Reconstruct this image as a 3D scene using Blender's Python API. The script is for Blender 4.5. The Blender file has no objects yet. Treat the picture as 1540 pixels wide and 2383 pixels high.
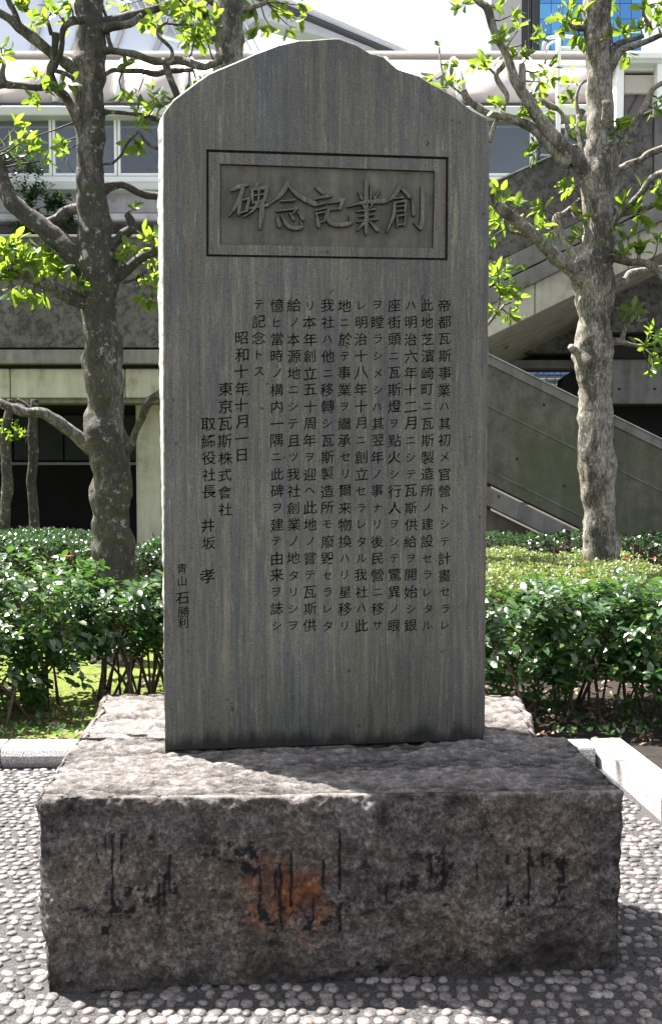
import bpy, bmesh, math, random
import numpy as np
from mathutils import Vector, Matrix, noise, geometry

random.seed(7)
rng = np.random.default_rng(7)
C = bpy.context.scene.collection
SC = bpy.context.scene
R = math.radians

# ------------------------------------------------------------------ camera, sky, sun, exposure
CAM_Z = 1.55
PITCH = R(3.0)
F = 2317.0
cam = bpy.data.cameras.new('camera')
cam.sensor_fit = 'VERTICAL'; cam.sensor_height = 36; cam.lens = 35.0
cam.clip_start = 0.05; cam.clip_end = 600
camo = bpy.data.objects.new('camera', cam); C.objects.link(camo)
camo.location = (0, 0, CAM_Z); camo.rotation_euler = (R(90) - PITCH, 0, 0)
SC.camera = camo

SUN_EL, SUN_AZ = R(62), math.atan2(-0.84, 0.55)      # azimuth measured from +Y towards +X
sd = Vector((math.sin(SUN_AZ) * math.cos(SUN_EL), math.cos(SUN_AZ) * math.cos(SUN_EL), math.sin(SUN_EL)))
W = bpy.data.worlds.new('World'); SC.world = W; W.use_nodes = True
wn = W.node_tree.nodes; wl = W.node_tree.links
sky = wn.new('ShaderNodeTexSky'); sky.sky_type = 'NISHITA'; sky.sun_disc = False
sky.sun_elevation = SUN_EL; sky.sun_rotation = SUN_AZ; sky.dust_density = 6.0; sky.air_density = 1.0; sky.ozone_density = 1.0
veil = wn.new('ShaderNodeMix'); veil.data_type = 'RGBA'; veil.inputs[0].default_value = 0.55      # thin bright cloud over the whole sky
wl.new(sky.outputs[0], veil.inputs[6]); veil.inputs[7].default_value = (6.6, 6.8, 7.1, 1)
wl.new(veil.outputs[2], wn['Background'].inputs[0]); wn['Background'].inputs[1].default_value = 0.05
sun = bpy.data.lights.new('sun', 'SUN'); sun.energy = 5.0; sun.angle = R(0.5); sun.color = (1, 0.95, 0.88)
so = bpy.data.objects.new('sun', sun); C.objects.link(so)
so.rotation_euler = sd.to_track_quat('Z', 'Y').to_euler()
vs = SC.view_settings
vs.view_transform = 'Standard'; vs.look = 'None'; vs.gamma = 1; vs.use_curve_mapping = False
vs.exposure = 2.3

# ------------------------------------------------------------------ helpers
def ray(x, y):
    a = (x - 770.0) / F; b = -(y - 1191.5) / F
    return Vector((a, math.cos(PITCH) + b * math.sin(PITCH), -math.sin(PITCH) + b * math.cos(PITCH)))
EYE = Vector((0, 0, CAM_Z))
def at(x, y, Y):
    d = ray(x, y); return EYE + d * (Y / d.y)
def gz(x, y, z):
    d = ray(x, y); return EYE + d * ((z - CAM_Z) / d.z)
def proj(p):
    v = Vector(p) - EYE
    dep = v.y * math.cos(PITCH) - v.z * math.sin(PITCH)
    up = v.y * math.sin(PITCH) + v.z * math.cos(PITCH)
    return 770 + F * v.x / dep, 1191.5 - F * up / dep, dep

def tag(o, label=None, cat=None, group=None, kind=None):
    if label: o['label'] = label
    if cat: o['category'] = cat
    if group: o['group'] = group
    if kind: o['kind'] = kind
    return o
def empty(name, loc, label, cat, group=None):
    o = bpy.data.objects.new(name, None); C.objects.link(o); o.location = loc; o.empty_display_size = .1
    return tag(o, label, cat, group)
def link(name, me, parent=None, mat=None, smooth=False):
    o = bpy.data.objects.new(name, me); C.objects.link(o)
    if mat is not None and len(me.materials) == 0: me.materials.append(mat)
    if smooth: me.shade_smooth()
    if parent is not None:
        o.parent = parent; o.matrix_parent_inverse = Matrix.Translation(-parent.location)
    return o
def mesh_py(name, v, f):
    me = bpy.data.meshes.new(name); me.from_pydata([tuple(p) for p in v], [], f); me.update(); return me
def mesh_tri(name, v, t):
    me = bpy.data.meshes.new(name)
    v = np.asarray(v, np.float32); t = np.asarray(t, np.int32)
    me.vertices.add(len(v)); me.vertices.foreach_set('co', v.ravel())
    me.loops.add(t.size); me.loops.foreach_set('vertex_index', t.ravel())
    me.polygons.add(len(t)); me.polygons.foreach_set('loop_start', np.arange(0, t.size, 3, dtype=np.int32))
    me.update(calc_edges=True); me.validate(); return me

def smoothstep(a, b, x):
    t = max(0, min(1, (x-a)/(b-a))); return t*t*(3-2*t)

class MB:
    def __init__(s): s.v = []; s.f = []
    def hexa(s, p):      # 8 points: bottom 4 ccw, top 4 ccw
        n = len(s.v); s.v += [Vector(q) for q in p]
        s.f += [[n+i for i in q] for q in ((3,2,1,0),(4,5,6,7),(0,1,5,4),(1,2,6,5),(2,3,7,6),(3,0,4,7))]
    def box(s, x0, x1, y0, y1, z0, z1):
        s.hexa([(x0,y0,z0),(x1,y0,z0),(x1,y1,z0),(x0,y1,z0),(x0,y0,z1),(x1,y0,z1),(x1,y1,z1),(x0,y1,z1)])
    def prism(s, pts, ext):   # pts polygon facing camera, extruded by vector ext
        n = len(s.v); k = len(pts); e = Vector(ext)
        s.v += [Vector(p) for p in pts] + [Vector(p) + e for p in pts]
        s.f.append([n+i for i in range(k)]); s.f.append([n+k+i for i in reversed(range(k))])
        for i in range(k):
            j = (i+1) % k; s.f.append([n+i, n+k+i, n+k+j, n+j])
    def build(s, name, mat, parent=None, bevel=0, smooth=False):
        bm = bmesh.new(); vs_ = [bm.verts.new(p) for p in s.v]
        for f in s.f:
            try: bm.faces.new([vs_[i] for i in f])
            except ValueError: pass
        bmesh.ops.recalc_face_normals(bm, faces=bm.faces)
        if bevel:
            bmesh.ops.bevel(bm, geom=list(bm.edges), offset=bevel, segments=1, affect='EDGES', clamp_overlap=True)
        me = bpy.data.meshes.new(name); bm.to_mesh(me); bm.free()
        return link(name, me, parent, mat, smooth)

def crom(pts, sub):
    out = []
    n = len(pts)
    for i in range(n - 1):
        p0 = pts[max(i-1, 0)]; p1 = pts[i]; p2 = pts[i+1]; p3 = pts[min(i+2, n-1)]
        for k in range(sub):
            t = k / sub
            out.append([0.5*((2*b)+(-a+c)*t+(2*a-5*b+4*c-d)*t*t+(-a+3*b-3*c+d)*t**3) for a, b, c, d in zip(p0, p1, p2, p3)])
    out.append(list(pts[-1])); return out

def tube(pts, segs=8, wob=0.08, freq=6.0, seed=0, cap=True):
    """pts: list of (Vector, r)."""
    v = []; f = []
    N = len(pts)
    up = Vector((0.13, 0.97, 0.21)).normalized()
    for i, (p, r) in enumerate(pts):
        a = pts[max(i-1, 0)][0]; b = pts[min(i+1, N-1)][0]
        t = (b - a)
        t = t.normalized() if t.length > 1e-9 else Vector((0, 0, 1))
        u = t.cross(up)
        if u.length < .1: u = t.cross(Vector((1, 0, 0)))
        u.normalize(); w = t.cross(u)
        for k in range(segs):
            an = 2*math.pi*k/segs
            dr = u*math.cos(an) + w*math.sin(an)
            q = p + dr*r
            nn = noise.fractal((q + Vector((seed, seed*2.1, 0)))*freq, 1.0, 2.0, 3)
            v.append(p + dr*r*(1 + wob*nn))
    for i in range(N-1):
        for k in range(segs):
            a = i*segs+k; b = i*segs+(k+1) % segs
            f.append([a, b, b+segs, a+segs])
    if cap:
        f.append(list(reversed(range(segs)))); f.append([(N-1)*segs+k for k in range(segs)])
    return v, f

# ------------------------------------------------------------------ materials
def newmat(name):
    m = bpy.data.materials.new(name); m.use_nodes = True
    return m, m.node_tree.nodes, m.node_tree.links, m.node_tree.nodes['Principled BSDF']
def coords(n, l, scale=(1, 1, 1), src='pos', rot=(0, 0, 0)):
    if src == 'pos': g = n.new('ShaderNodeNewGeometry').outputs['Position']
    else: g = n.new('ShaderNodeTexCoord').outputs['Object']
    mp = n.new('ShaderNodeMapping'); mp.inputs['Scale'].default_value = scale; mp.inputs['Rotation'].default_value = rot
    l.new(g, mp.inputs[0]); return mp.outputs[0]
def tnoise(n, l, vec, scale, detail=6, rough=.6, dist=0):
    t = n.new('ShaderNodeTexNoise'); t.inputs['Scale'].default_value = scale; t.inputs['Detail'].default_value = detail
    t.inputs['Roughness'].default_value = rough; t.inputs['Distortion'].default_value = dist
    l.new(vec, t.inputs['Vector']); return t.outputs[0]
def ramp(n, l, fac, stops, interp='LINEAR'):
    r = n.new('ShaderNodeValToRGB'); r.color_ramp.interpolation = interp
    e = r.color_ramp.elements
    while len(e) < len(stops): e.new(.5)
    for el, (p, c) in zip(e, stops):
        el.position = p; el.color = (c, c, c, 1) if isinstance(c, (int, float)) else (*c, 1)
    l.new(fac, r.inputs[0]); return r.outputs[0]
def mix(n, l, fac, a, b, mode='MIX'):
    m = n.new('ShaderNodeMix'); m.data_type = 'RGBA'; m.blend_type = mode
    for s, val in ((0, fac), (6, a), (7, b)):
        if hasattr(val, 'links') or hasattr(val, 'node'): l.new(val, m.inputs[s])
        elif isinstance(val, (int, float)): m.inputs[s].default_value = val if s == 0 else (val, val, val, 1)
        else: m.inputs[s].default_value = (*val, 1)
    return m.outputs[2]
def bump(n, l, h, strength, dist, normal=None):
    b = n.new('ShaderNodeBump'); b.inputs['Strength'].default_value = strength; b.inputs['Distance'].default_value = dist
    l.new(h, b.inputs['Height'])
    if normal is not None: l.new(normal, b.inputs['Normal'])
    return b.outputs[0]

def simple(name, col, rough=.6, var=.12, scale=6, metallic=0, bumpd=0, spec=.5):
    m, n, l, b = newmat(name)
    v = coords(n, l); f = tnoise(n, l, v, scale, 6)
    c = ramp(n, l, f, [(.3, tuple(x*(1-var) for x in col)), (.7, tuple(min(1, x*(1+var)) for x in col))])
    l.new(c, b.inputs['Base Color']); b.inputs['Roughness'].default_value = rough; b.inputs['Metallic'].default_value = metallic
    b.inputs['Specular IOR Level'].default_value = spec
    if bumpd:
        l.new(bump(n, l, tnoise(n, l, v, scale*8, 4), .5, bumpd), b.inputs['Normal'])
    return m

def concrete(name, light, dark, amount=.5, streak=True, pores=True, moss=None, speck=0):
    m, n, l, b = newmat(name)
    v = coords(n, l)
    big = tnoise(n, l, v, 1.1, 8, .7)
    fine = tnoise(n, l, v, 14, 8, .75)
    c = ramp(n, l, fine, [(.25, tuple(x*.78 for x in light)), (.75, tuple(x*1.15 for x in light))])
    sm = tnoise(n, l, coords(n, l, (3.2, 3.2, .35)), 2.2, 7, .7)
    st = mix(n, l, .5, big, sm)
    mk = ramp(n, l, st, [(.5-.25*amount, 1.0), (.62 - .1*amount + .06, 0.0)])
    blot = ramp(n, l, tnoise(n, l, v, 7, 8, .8), [(.42, 0.0), (.6, 1.0)])
    mk2 = mix(n, l, 1.0, mk, mix(n, l, .45, blot, 1.0), 'MULTIPLY')
    c = mix(n, l, mk2, c, dark)
    if speck:
        f5 = ramp(n, l, tnoise(n, l, v, 11, 9, .85), [(.47, 0.0), (.56, 1.0)])
        c = mix(n, l, mix(n, l, 1, f5, speck, 'MULTIPLY'), c, dark)
    if moss:
        mm = ramp(n, l, tnoise(n, l, coords(n, l, (1, 1, .6)), 1.3, 6, .7), [(.45, 0.0), (.62, .75)])
        c = mix(n, l, mm, c, moss)
    if pores:
        sp = ramp(n, l, tnoise(n, l, v, 60, 3, .6), [(.68, 0.0), (.74, 1.0)])
        c = mix(n, l, mix(n, l, 1, sp, .35, 'MULTIPLY'), c, tuple(min(1, x*1.7) for x in light))
    l.new(c, b.inputs['Base Color']); b.inputs['Roughness'].default_value = .88; b.inputs['Specular IOR Level'].default_value = .25
    l.new(bump(n, l, fine, .6, .006), b.inputs['Normal'])
    return m

def leafmat(name, cols, trans, rough=.35, tw=.45, spec=.5):
    m, n, l, b = newmat(name)
    at_ = n.new('ShaderNodeAttribute'); at_.attribute_name = 'tint'
    oi = n.new('ShaderNodeObjectInfo')
    ad = n.new('ShaderNodeMath'); ad.operation = 'ADD'; l.new(at_.outputs['Fac'], ad.inputs[0]); l.new(oi.outputs['Random'], ad.inputs[1])
    fr = n.new('ShaderNodeMath'); fr.operation = 'FRACT'; l.new(ad.outputs[0], fr.inputs[0])
    k = len(cols)
    c = ramp(n, l, fr.outputs[0], [(i/(k-1), cc) for i, cc in enumerate(cols)])
    l.new(c, b.inputs['Base Color']); b.inputs['Roughness'].default_value = rough; b.inputs['Specular IOR Level'].default_value = spec
    tr = n.new('ShaderNodeBsdfTranslucent')
    tc = mix(n, l, .35, trans, mix(n, l, 1.0, c, (2.4, 2.4, 2.4), 'MULTIPLY')); l.new(tc, tr.inputs[0])
    mx = n.new('ShaderNodeMixShader'); mx.inputs[0].default_value = tw
    l.new(b.outputs[0], mx.inputs[1]); l.new(tr.outputs[0], mx.inputs[2])
    l.new(mx.outputs[0], n['Material Output'].inputs[0])
    return m

M = {}
# slate-coloured stele with vertical streaks
m, n, l, b = newmat('streaked_slate')
s1 = tnoise(n, l, coords(n, l, (48, 48, 1.5)), 1.0, 9, .78)
s2 = tnoise(n, l, coords(n, l, (150, 150, 9)), 1.0, 5, .75)
s3 = tnoise(n, l, coords(n, l, (7, 7, .6)), 1.0, 6, .6)
s4 = tnoise(n, l, coords(n, l, (1, 1, 1)), 2.2, 5, .6)
cbase = ramp(n, l, s1, [(.30, (.046, .048, .048)), (.43, (.072, .074, .071)), (.54, (.102, .099, .084)), (.64, (.145, .136, .102)), (.76, (.21, .19, .135))])
cbase = mix(n, l, ramp(n, l, s3, [(.50, 0.0), (.72, .55)]), cbase, (.105, .100, .072))
cbase = mix(n, l, ramp(n, l, s3, [(.28, .6), (.46, 0.0)]), cbase, (.066, .071, .077))
fine_st = ramp(n, l, s2, [(.56, 0.0), (.70, 1.0)])
cbase = mix(n, l, mix(n, l, 1, fine_st, .78, 'MULTIPLY'), cbase, (.24, .22, .155))
cbase = mix(n, l, mix(n, l, 1, ramp(n, l, s2, [(.30, 1.0), (.44, 0.0)]), .6, 'MULTIPLY'), cbase, (.026, .027, .030))
rust = ramp(n, l, tnoise(n, l, coords(n, l, (34, 34, 1.4)), 1.3, 4, .5), [(.64, 0.0), (.73, .7)])
cbase = mix(n, l, rust, cbase, (.095, .052, .030))
pale = ramp(n, l, tnoise(n, l, coords(n, l, (40, 40, 1.8), rot=(0, 0, .4)), 1.1, 3, .5), [(.66, 0.0), (.72, .6)])
cbase = mix(n, l, pale, cbase, (.21, .19, .125))
patch = ramp(n, l, tnoise(n, l, coords(n, l, (1.6, 1.6, .8)), 2.6, 7, .7, .5), [(.44, 0.0), (.60, .55)])
cbase = mix(n, l, patch, cbase, mix(n, l, .5, cbase, (.098, .098, .084)))
cbase = mix(n, l, 1.0, cbase, ramp(n, l, s4, [(.3, .86), (.7, 1.2)]), 'MULTIPLY')
cbase = mix(n, l, 1.0, cbase, (1.28, 1.28, 1.26), 'MULTIPLY')
tan_ = ramp(n, l, tnoise(n, l, coords(n, l, (70, 70, 2.2)), 1.0, 6, .7), [(.57, 0.0), (.66, .5)])
cbase = mix(n, l, tan_, cbase, (.20, .168, .11))
cbase = mix(n, l, ramp(n, l, tnoise(n, l, coords(n, l, (5, 5, .5)), 1.7, 5, .6), [(.50, 0.0), (.64, .5)]), cbase, mix(n, l, 1.0, cbase, (.86, .95, 1.08), 'MULTIPLY'))
gr_ = tnoise(n, l, coords(n, l), 260, 4, .7)
cbase = mix(n, l, 1.0, cbase, ramp(n, l, gr_, [(.36, .62), (.5, 1.0), (.64, 1.4)]), 'MULTIPLY')
spk = ramp(n, l, tnoise(n, l, coords(n, l), 28, 3, .5), [(.70, 0.0), (.73, .7)])
cbase = mix(n, l, spk, cbase, (.030, .027, .022))
gp_ = n.new('ShaderNodeSeparateXYZ'); l.new(n.new('ShaderNodeNewGeometry').outputs['Position'], gp_.inputs[0])
mz = n.new('ShaderNodeMath'); mz.operation = 'MULTIPLY_ADD'; mz.inputs[1].default_value = .16
l.new(tnoise(n, l, coords(n, l, (9, 9, 2)), 1.6, 5, .7), mz.inputs[0]); l.new(gp_.outputs[2], mz.inputs[2])
foot_tone = ramp(n, l, mz.outputs[0], [(.0, .12), (.655, .14), (.70, .66), (1.0, .92)])     # darker towards the foot of the slab
cbase = mix(n, l, 1.0, cbase, foot_tone, 'MULTIPLY')
l.new(cbase, b.inputs['Base Color']); b.inputs['Roughness'].default_value = .6; b.inputs['Specular IOR Level'].default_value = .3
l.new(bump(n, l, s2, .5, .0015), b.inputs['Normal'])
M['slate'] = m
M['groove'] = simple('carved_edge_shade', (.042, .044, .031), .9, .5, 30, 0, 0, .1)  # recess shade painted dark on grooves and stroke sides
M['tar'] = simple('black_tar', (.004, .0045, .007), .5, .3, 60, 0, 0, .25)
M['cut'] = simple('dark_cut_letter', (.005, .004, .0035), .9, .3, 60, 0, 0, .03)
# inner panel of the stele: more olive
m, n, l, b = newmat('olive_panel_stone')
s1 = tnoise(n, l, coords(n, l, (20, 20, 2.2)), 1.0, 8, .72)
c = ramp(n, l, s1, [(.3, (.060, .059, .048)), (.5, (.105, .101, .080)), (.7, (.16, .148, .11))])
blot = ramp(n, l, tnoise(n, l, coords(n, l), 9, 7, .7), [(.36, .62), (.55, 1.0)])
c = mix(n, l, 1.0, c, blot, 'MULTIPLY')
rr = ramp(n, l, tnoise(n, l, coords(n, l, (22, 22, 2)), 1.0, 3, .5), [(.62, 0.0), (.72, .6)])
c = mix(n, l, rr, c, (.13, .075, .045))
l.new(c, b.inputs['Base Color']); b.inputs['Roughness'].default_value = .75
l.new(bump(n, l, tnoise(n, l, coords(n, l), 120, 4), .5, .001), b.inputs['Normal'])
M['panel'] = m

# rough block with painted-on tar and rust, and a worn top paled to carry sunlight (vertex colour: r tar, g rust, b dark)
def rockmat(name, lo, mid, hi, tlo, tmid, thi):
    m, n, l, b = newmat(name)
    v = coords(n, l)
    f1 = tnoise(n, l, v, 4.5, 10, .72, .3); f2 = tnoise(n, l, v, 30, 9, .78); f3 = tnoise(n, l, v, 80, 5, .7)
    def layer(lo, mid, hi):
        c = ramp(n, l, f1, [(.36, lo), (.5, mid), (.62, hi)])
        return mix(n, l, .6, c, ramp(n, l, f2, [(.36, tuple(x*.35 for x in mid)), (.50, mid), (.64, tuple(x*2.0 for x in hi))]))
    c = layer(lo, mid, hi)
    oliv = ramp(n, l, tnoise(n, l, v, 2.4, 6, .7, .6), [(.48, 0.0), (.6, .6)])
    c = mix(n, l, oliv, c, mix(n, l, 1.0, c, (1.07, .98, .80), 'MULTIPLY'))
    cool = ramp(n, l, tnoise(n, l, v, 3.2, 6, .7), [(.45, 0.0), (.6, .55)])
    c = mix(n, l, cool, c, mix(n, l, 1.0, c, (.92, .98, 1.12), 'MULTIPLY'))
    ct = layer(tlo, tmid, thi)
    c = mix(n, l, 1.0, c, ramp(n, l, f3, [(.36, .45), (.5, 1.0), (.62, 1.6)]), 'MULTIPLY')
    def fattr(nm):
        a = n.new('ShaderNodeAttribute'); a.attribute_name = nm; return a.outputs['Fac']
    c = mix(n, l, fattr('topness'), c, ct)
    cv = ramp(n, l, fattr('cavity'), [(.20, .30), (.44, .92), (.62, 1.12), (.85, 1.5)])  # relief shade painted in with cavity dirt: hollows dark, high spots pale
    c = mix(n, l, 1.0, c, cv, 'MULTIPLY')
    sp = ramp(n, l, tnoise(n, l, v, 190, 2, .5), [(.64, 0.0), (.70, 1.0)])
    c = mix(n, l, mix(n, l, 1, sp, .6, 'MULTIPLY'), c, (.34, .33, .31))
    cr = ramp(n, l, tnoise(n, l, v, 17, 7, .8, 1.2), [(.36, 1.0), (.43, 0.0)])
    c = mix(n, l, mix(n, l, 1, cr, .75, 'MULTIPLY'), c, (.016, .014, .013))
    vc = n.new('ShaderNodeVertexColor'); vc.layer_name = 'stain'
    sep = n.new('ShaderNodeSeparateColor'); l.new(vc.outputs[0], sep.inputs[0])
    rc = ramp(n, l, f2, [(.34, (.035, .012, .007)), (.47, (.13, .045, .014)), (.58, (.30, .105, .024)), (.7, (.36, .21, .10))])
    c = mix(n, l, sep.outputs[1], c, rc)
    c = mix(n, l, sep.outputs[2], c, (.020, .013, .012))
    c = mix(n, l, sep.outputs[0], c, (.004, .0045, .007))
    l.new(c, b.inputs['Base Color']); b.inputs['Roughness'].default_value = .8; b.inputs['Specular IOR Level'].default_value = .35
    nb = bump(n, l, f2, 1.0, .02)
    nb = bump(n, l, f3, .9, .006, nb)
    l.new(nb, b.inputs['Normal']); return m
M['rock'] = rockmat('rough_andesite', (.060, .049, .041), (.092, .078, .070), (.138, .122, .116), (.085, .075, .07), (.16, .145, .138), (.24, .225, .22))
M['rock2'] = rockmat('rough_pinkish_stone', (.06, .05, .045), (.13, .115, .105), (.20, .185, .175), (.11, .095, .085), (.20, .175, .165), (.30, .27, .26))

m, n, l, b = newmat('speckled_granite')
v = coords(n, l)
c = ramp(n, l, tnoise(n, l, v, 160, 3, .6), [(.36, (.10, .10, .105)), (.5, (.33, .33, .335)), (.62, (.52, .52, .51))])
c = mix(n, l, ramp(n, l, tnoise(n, l, v, 4, 6, .6), [(.4, .0), (.7, .35)]), c, (.22, .21, .19))
l.new(c, b.inputs['Base Color']); b.inputs['Roughness'].default_value = .75
l.new(bump(n, l, tnoise(n, l, v, 90, 4), .5, .0015), b.inputs['Normal']); M['granite'] = m

m, n, l, b = newmat('mortar')
v = coords(n, l)
c = ramp(n, l, tnoise(n, l, v, 110, 6, .8), [(.36, (.006, .006, .007)), (.52, (.034, .033, .035)), (.70, (.15, .145, .14))])
l.new(c, b.inputs['Base Color']); b.inputs['Roughness'].default_value = .9
l.new(bump(n, l, tnoise(n, l, v, 150, 4), .8, .004), b.inputs['Normal']); M['mortar'] = m

m, n, l, b = newmat('river_pebble')
oi = n.new('ShaderNodeObjectInfo'); a_ = n.new('ShaderNodeAttribute'); a_.attribute_name = 'tint'
ad = n.new('ShaderNodeMath'); ad.operation = 'ADD'; l.new(oi.outputs['Random'], ad.inputs[0]); l.new(a_.outputs['Fac'], ad.inputs[1])
fr = n.new('ShaderNodeMath'); fr.operation = 'FRACT'; l.new(ad.outputs[0], fr.inputs[0])
c = ramp(n, l, fr.outputs[0], [(0, (.035, .035, .037)), (.2, (.12, .108, .106)), (.5, (.24, .20, .192)), (.8, (.16, .15, .16)), (1, (.34, .30, .285))])
v = coords(n, l)
mot = ramp(n, l, tnoise(n, l, v, 75, 7, .8), [(.38, .22), (.60, 1.0)])
c = mix(n, l, 1.0, c, mot, 'MULTIPLY')
l.new(c, b.inputs['Base Color']); b.inputs['Roughness'].default_value = .6
l.new(bump(n, l, tnoise(n, l, v, 110, 4), .5, .002), b.inputs['Normal']); M['pebble'] = m

m, n, l, b = newmat('moss_and_soil')
v = coords(n, l)
soil = ramp(n, l, tnoise(n, l, v, 30, 8, .75), [(.3, (.005, .004, .003)), (.7, (.032, .021, .014))])
mossc = ramp(n, l, tnoise(n, l, v, 45, 6, .7), [(.3, (.025, .05, .008)), (.7, (.20, .26, .02))])
sx = n.new('ShaderNodeSeparateXYZ'); l.new(n.new('ShaderNodeNewGeometry').outputs['Position'], sx.inputs[0])
mr = n.new('ShaderNodeMapRange'); mr.inputs[1].default_value = 1.0; mr.inputs[2].default_value = -.4; mr.inputs[3].default_value = -.12; mr.inputs[4].default_value = .16
l.new(sx.outputs[0], mr.inputs[0])
ad = n.new('ShaderNodeMath'); ad.operation = 'ADD'; l.new(tnoise(n, l, v, 2.2, 6, .7), ad.inputs[0]); l.new(mr.outputs[0], ad.inputs[1])
mk = ramp(n, l, ad.outputs[0], [(.5, 0.0), (.6, 1.0)])
l.new(mix(n, l, mk, soil, mossc), b.inputs['Base Color']); b.inputs['Roughness'].default_value = .95
l.new(bump(n, l, tnoise(n, l, v, 60, 6, .8), 1, .02), b.inputs['Normal']); M['soil'] = m

def barkmat(name, k, blot, greens):
    m, n, l, b = newmat(name)
    v = coords(n, l); vz = coords(n, l, (1, 1, .30))
    f0 = tnoise(n, l, vz, 3.6, 8, .75, .4); f1 = tnoise(n, l, v, 9, 8, .75); f2 = tnoise(n, l, vz, 70, 7, .8); f3 = tnoise(n, l, coords(n, l, (1, 1, 3.5)), 22, 5, .7)
    c = ramp(n, l, f2, [(.40, tuple(x*k for x in (.012, .010, .008))), (.49, tuple(x*k for x in (.085, .075, .060))), (.60, tuple(x*k for x in (.27, .25, .215)))])
    c = mix(n, l, .35, c, ramp(n, l, f1, [(.38, tuple(x*k for x in (.03, .026, .02))), (.5, tuple(x*k for x in (.13, .118, .095))), (.62, tuple(x*k for x in (.30, .28, .24)))]))
    dk = ramp(n, l, f0, [(blot-.06, 1.0), (blot+.05, 0.0)])
    c = mix(n, l, mix(n, l, 1, dk, .82, 'MULTIPLY'), c, (.016, .014, .010))
    c = mix(n, l, ramp(n, l, tnoise(n, l, v, 4.1, 7, .75), [(.52, 0.0), (.64, greens)]), c, (.060, .068, .022))
    c = mix(n, l, ramp(n, l, f3, [(.66, 0.0), (.70, .8)]), c, (.015, .012, .010))
    pl = ramp(n, l, tnoise(n, l, v, 17, 7, .75), [(.57, 0.0), (.63, .7)])
    c = mix(n, l, pl, c, (.33, .33, .30))
    l.new(c, b.inputs['Base Color']); b.inputs['Roughness'].default_value = .85
    nb = bump(n, l, f2, .8, .010); nb = bump(n, l, f3, .5, .006, nb); l.new(bump(n, l, f1, .5, .012, nb), b.inputs['Normal']); return m
M['bark'] = barkmat('dark_knotty_bark', 1.1, .56, .6)
M['bark_shaded'] = barkmat('shaded_dark_bark', .35, .50, .3)  # deck shade painted into the bark of the slender trunks
M['bark_pale'] = barkmat('pale_grey_bark', 1.6, .47, .3)
M['twig'] = simple('dark_twig', (.055, .038, .026), .8, .4, 40)
M['redtwig'] = simple('reddish_twig', (.11, .045, .03), .7, .3, 40)

M['treeleaf'] = leafmat('tree_leaf', [(.012, .04, .012), (.035, .085, .014), (.07, .13, .02), (.02, .06, .02), (.05, .10, .015)], (.36, .50, .03), .30, .5)
M['leaf'] = leafmat('shrub_leaf', [(.010, .032, .012), (.018, .055, .018), (.032, .08, .02), (.014, .042, .018), (.075, .12, .022)], (.14, .32, .03), .33, .28, 1.0)
M['leafdk'] = leafmat('hedge_leaf', [(.009, .026, .012), (.016, .042, .016), (.03, .065, .022)], (.08, .2, .03), .33, .22, 1.0)
M['azalea'] = leafmat('azalea_leaf', [(.035, .055, .016), (.10, .14, .035), (.21, .26, .09), (.05, .07, .02), (.17, .13, .05)], (.28, .40, .07), .42, .3, .8)
M['deadleaf'] = leafmat('dead_leaf', [(.10, .055, .03), (.18, .10, .055), (.30, .22, .15), (.06, .035, .02)], (.3, .15, .06), .7, .15)
M['petal'] = simple('red_petal', (.55, .03, .03), .5, .2, 30)

M['conc_dark'] = concrete('stained_concrete', (.15, .145, .135), (.020, .019, .019), .95, speck=.7)
M['conc_mid'] = concrete('weathered_concrete', (.25, .248, .235), (.06, .057, .05), .5)
M['conc_moss'] = concrete('mossy_concrete', (.165, .162, .135), (.035, .035, .027), .75, moss=(.075, .085, .045), speck=.35)
M['conc_beige'] = concrete('beige_concrete', (.55, .53, .45), (.26, .245, .19), .3, pores=False)
M['conc_light'] = concrete('pale_concrete', (.52, .52, .53), (.24, .24, .24), .3, pores=False)
M['conc_void_shade'] = simple('void_shade_concrete', (.013, .012, .012), .9, .3, 3)  # void shade put into the colour, far darker than the concrete
M['white'] = simple('white_paint', (.78, .80, .78), .4, .04, 4)
M['palegreen'] = simple('pale_green_grey_paint', (.50, .54, .50), .5, .06, 4)
M['bluegrey'] = simple('pale_blue_grey_panel', (.38, .42, .52), .5, .05, 2)
M['darkpanel'] = simple('dark_blue_grey_panel', (.045, .052, .065), .7, .25, 3)
M['roofgrey'] = simple('pale_roof_grey', (.36, .38, .42), .6, .08, 2)
M['roughside'] = simple('broken_side_sun_paled', (.36, .35, .32), .85, .35, 25, 0, .004)  # rough broken side, paled to paint in its sunlit edge
M['greymetal'] = simple('grey_metal', (.28, .29, .30), .45, .1, 3, .3)
M['darkmetal'] = simple('dark_metal', (.03, .03, .035), .5, .2, 3)
M['beigepanel'] = simple('beige_panel', (.42, .40, .33), .5, .05, 3)
M['brownblind'] = simple('brown_grey_interior', (.13, .115, .115), .7, .1, 2)
M['ibrick'] = simple('pale_interior', (.42, .42, .43), .6, .08, 2)
M['poly'] = simple('brown_tinted_canopy_glazing', (.50, .44, .42), .28, .06, 2, 0, 0, .8)
M['holes'] = simple('dark_plug', (.02, .02, .02), .9, .1, 5)
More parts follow.
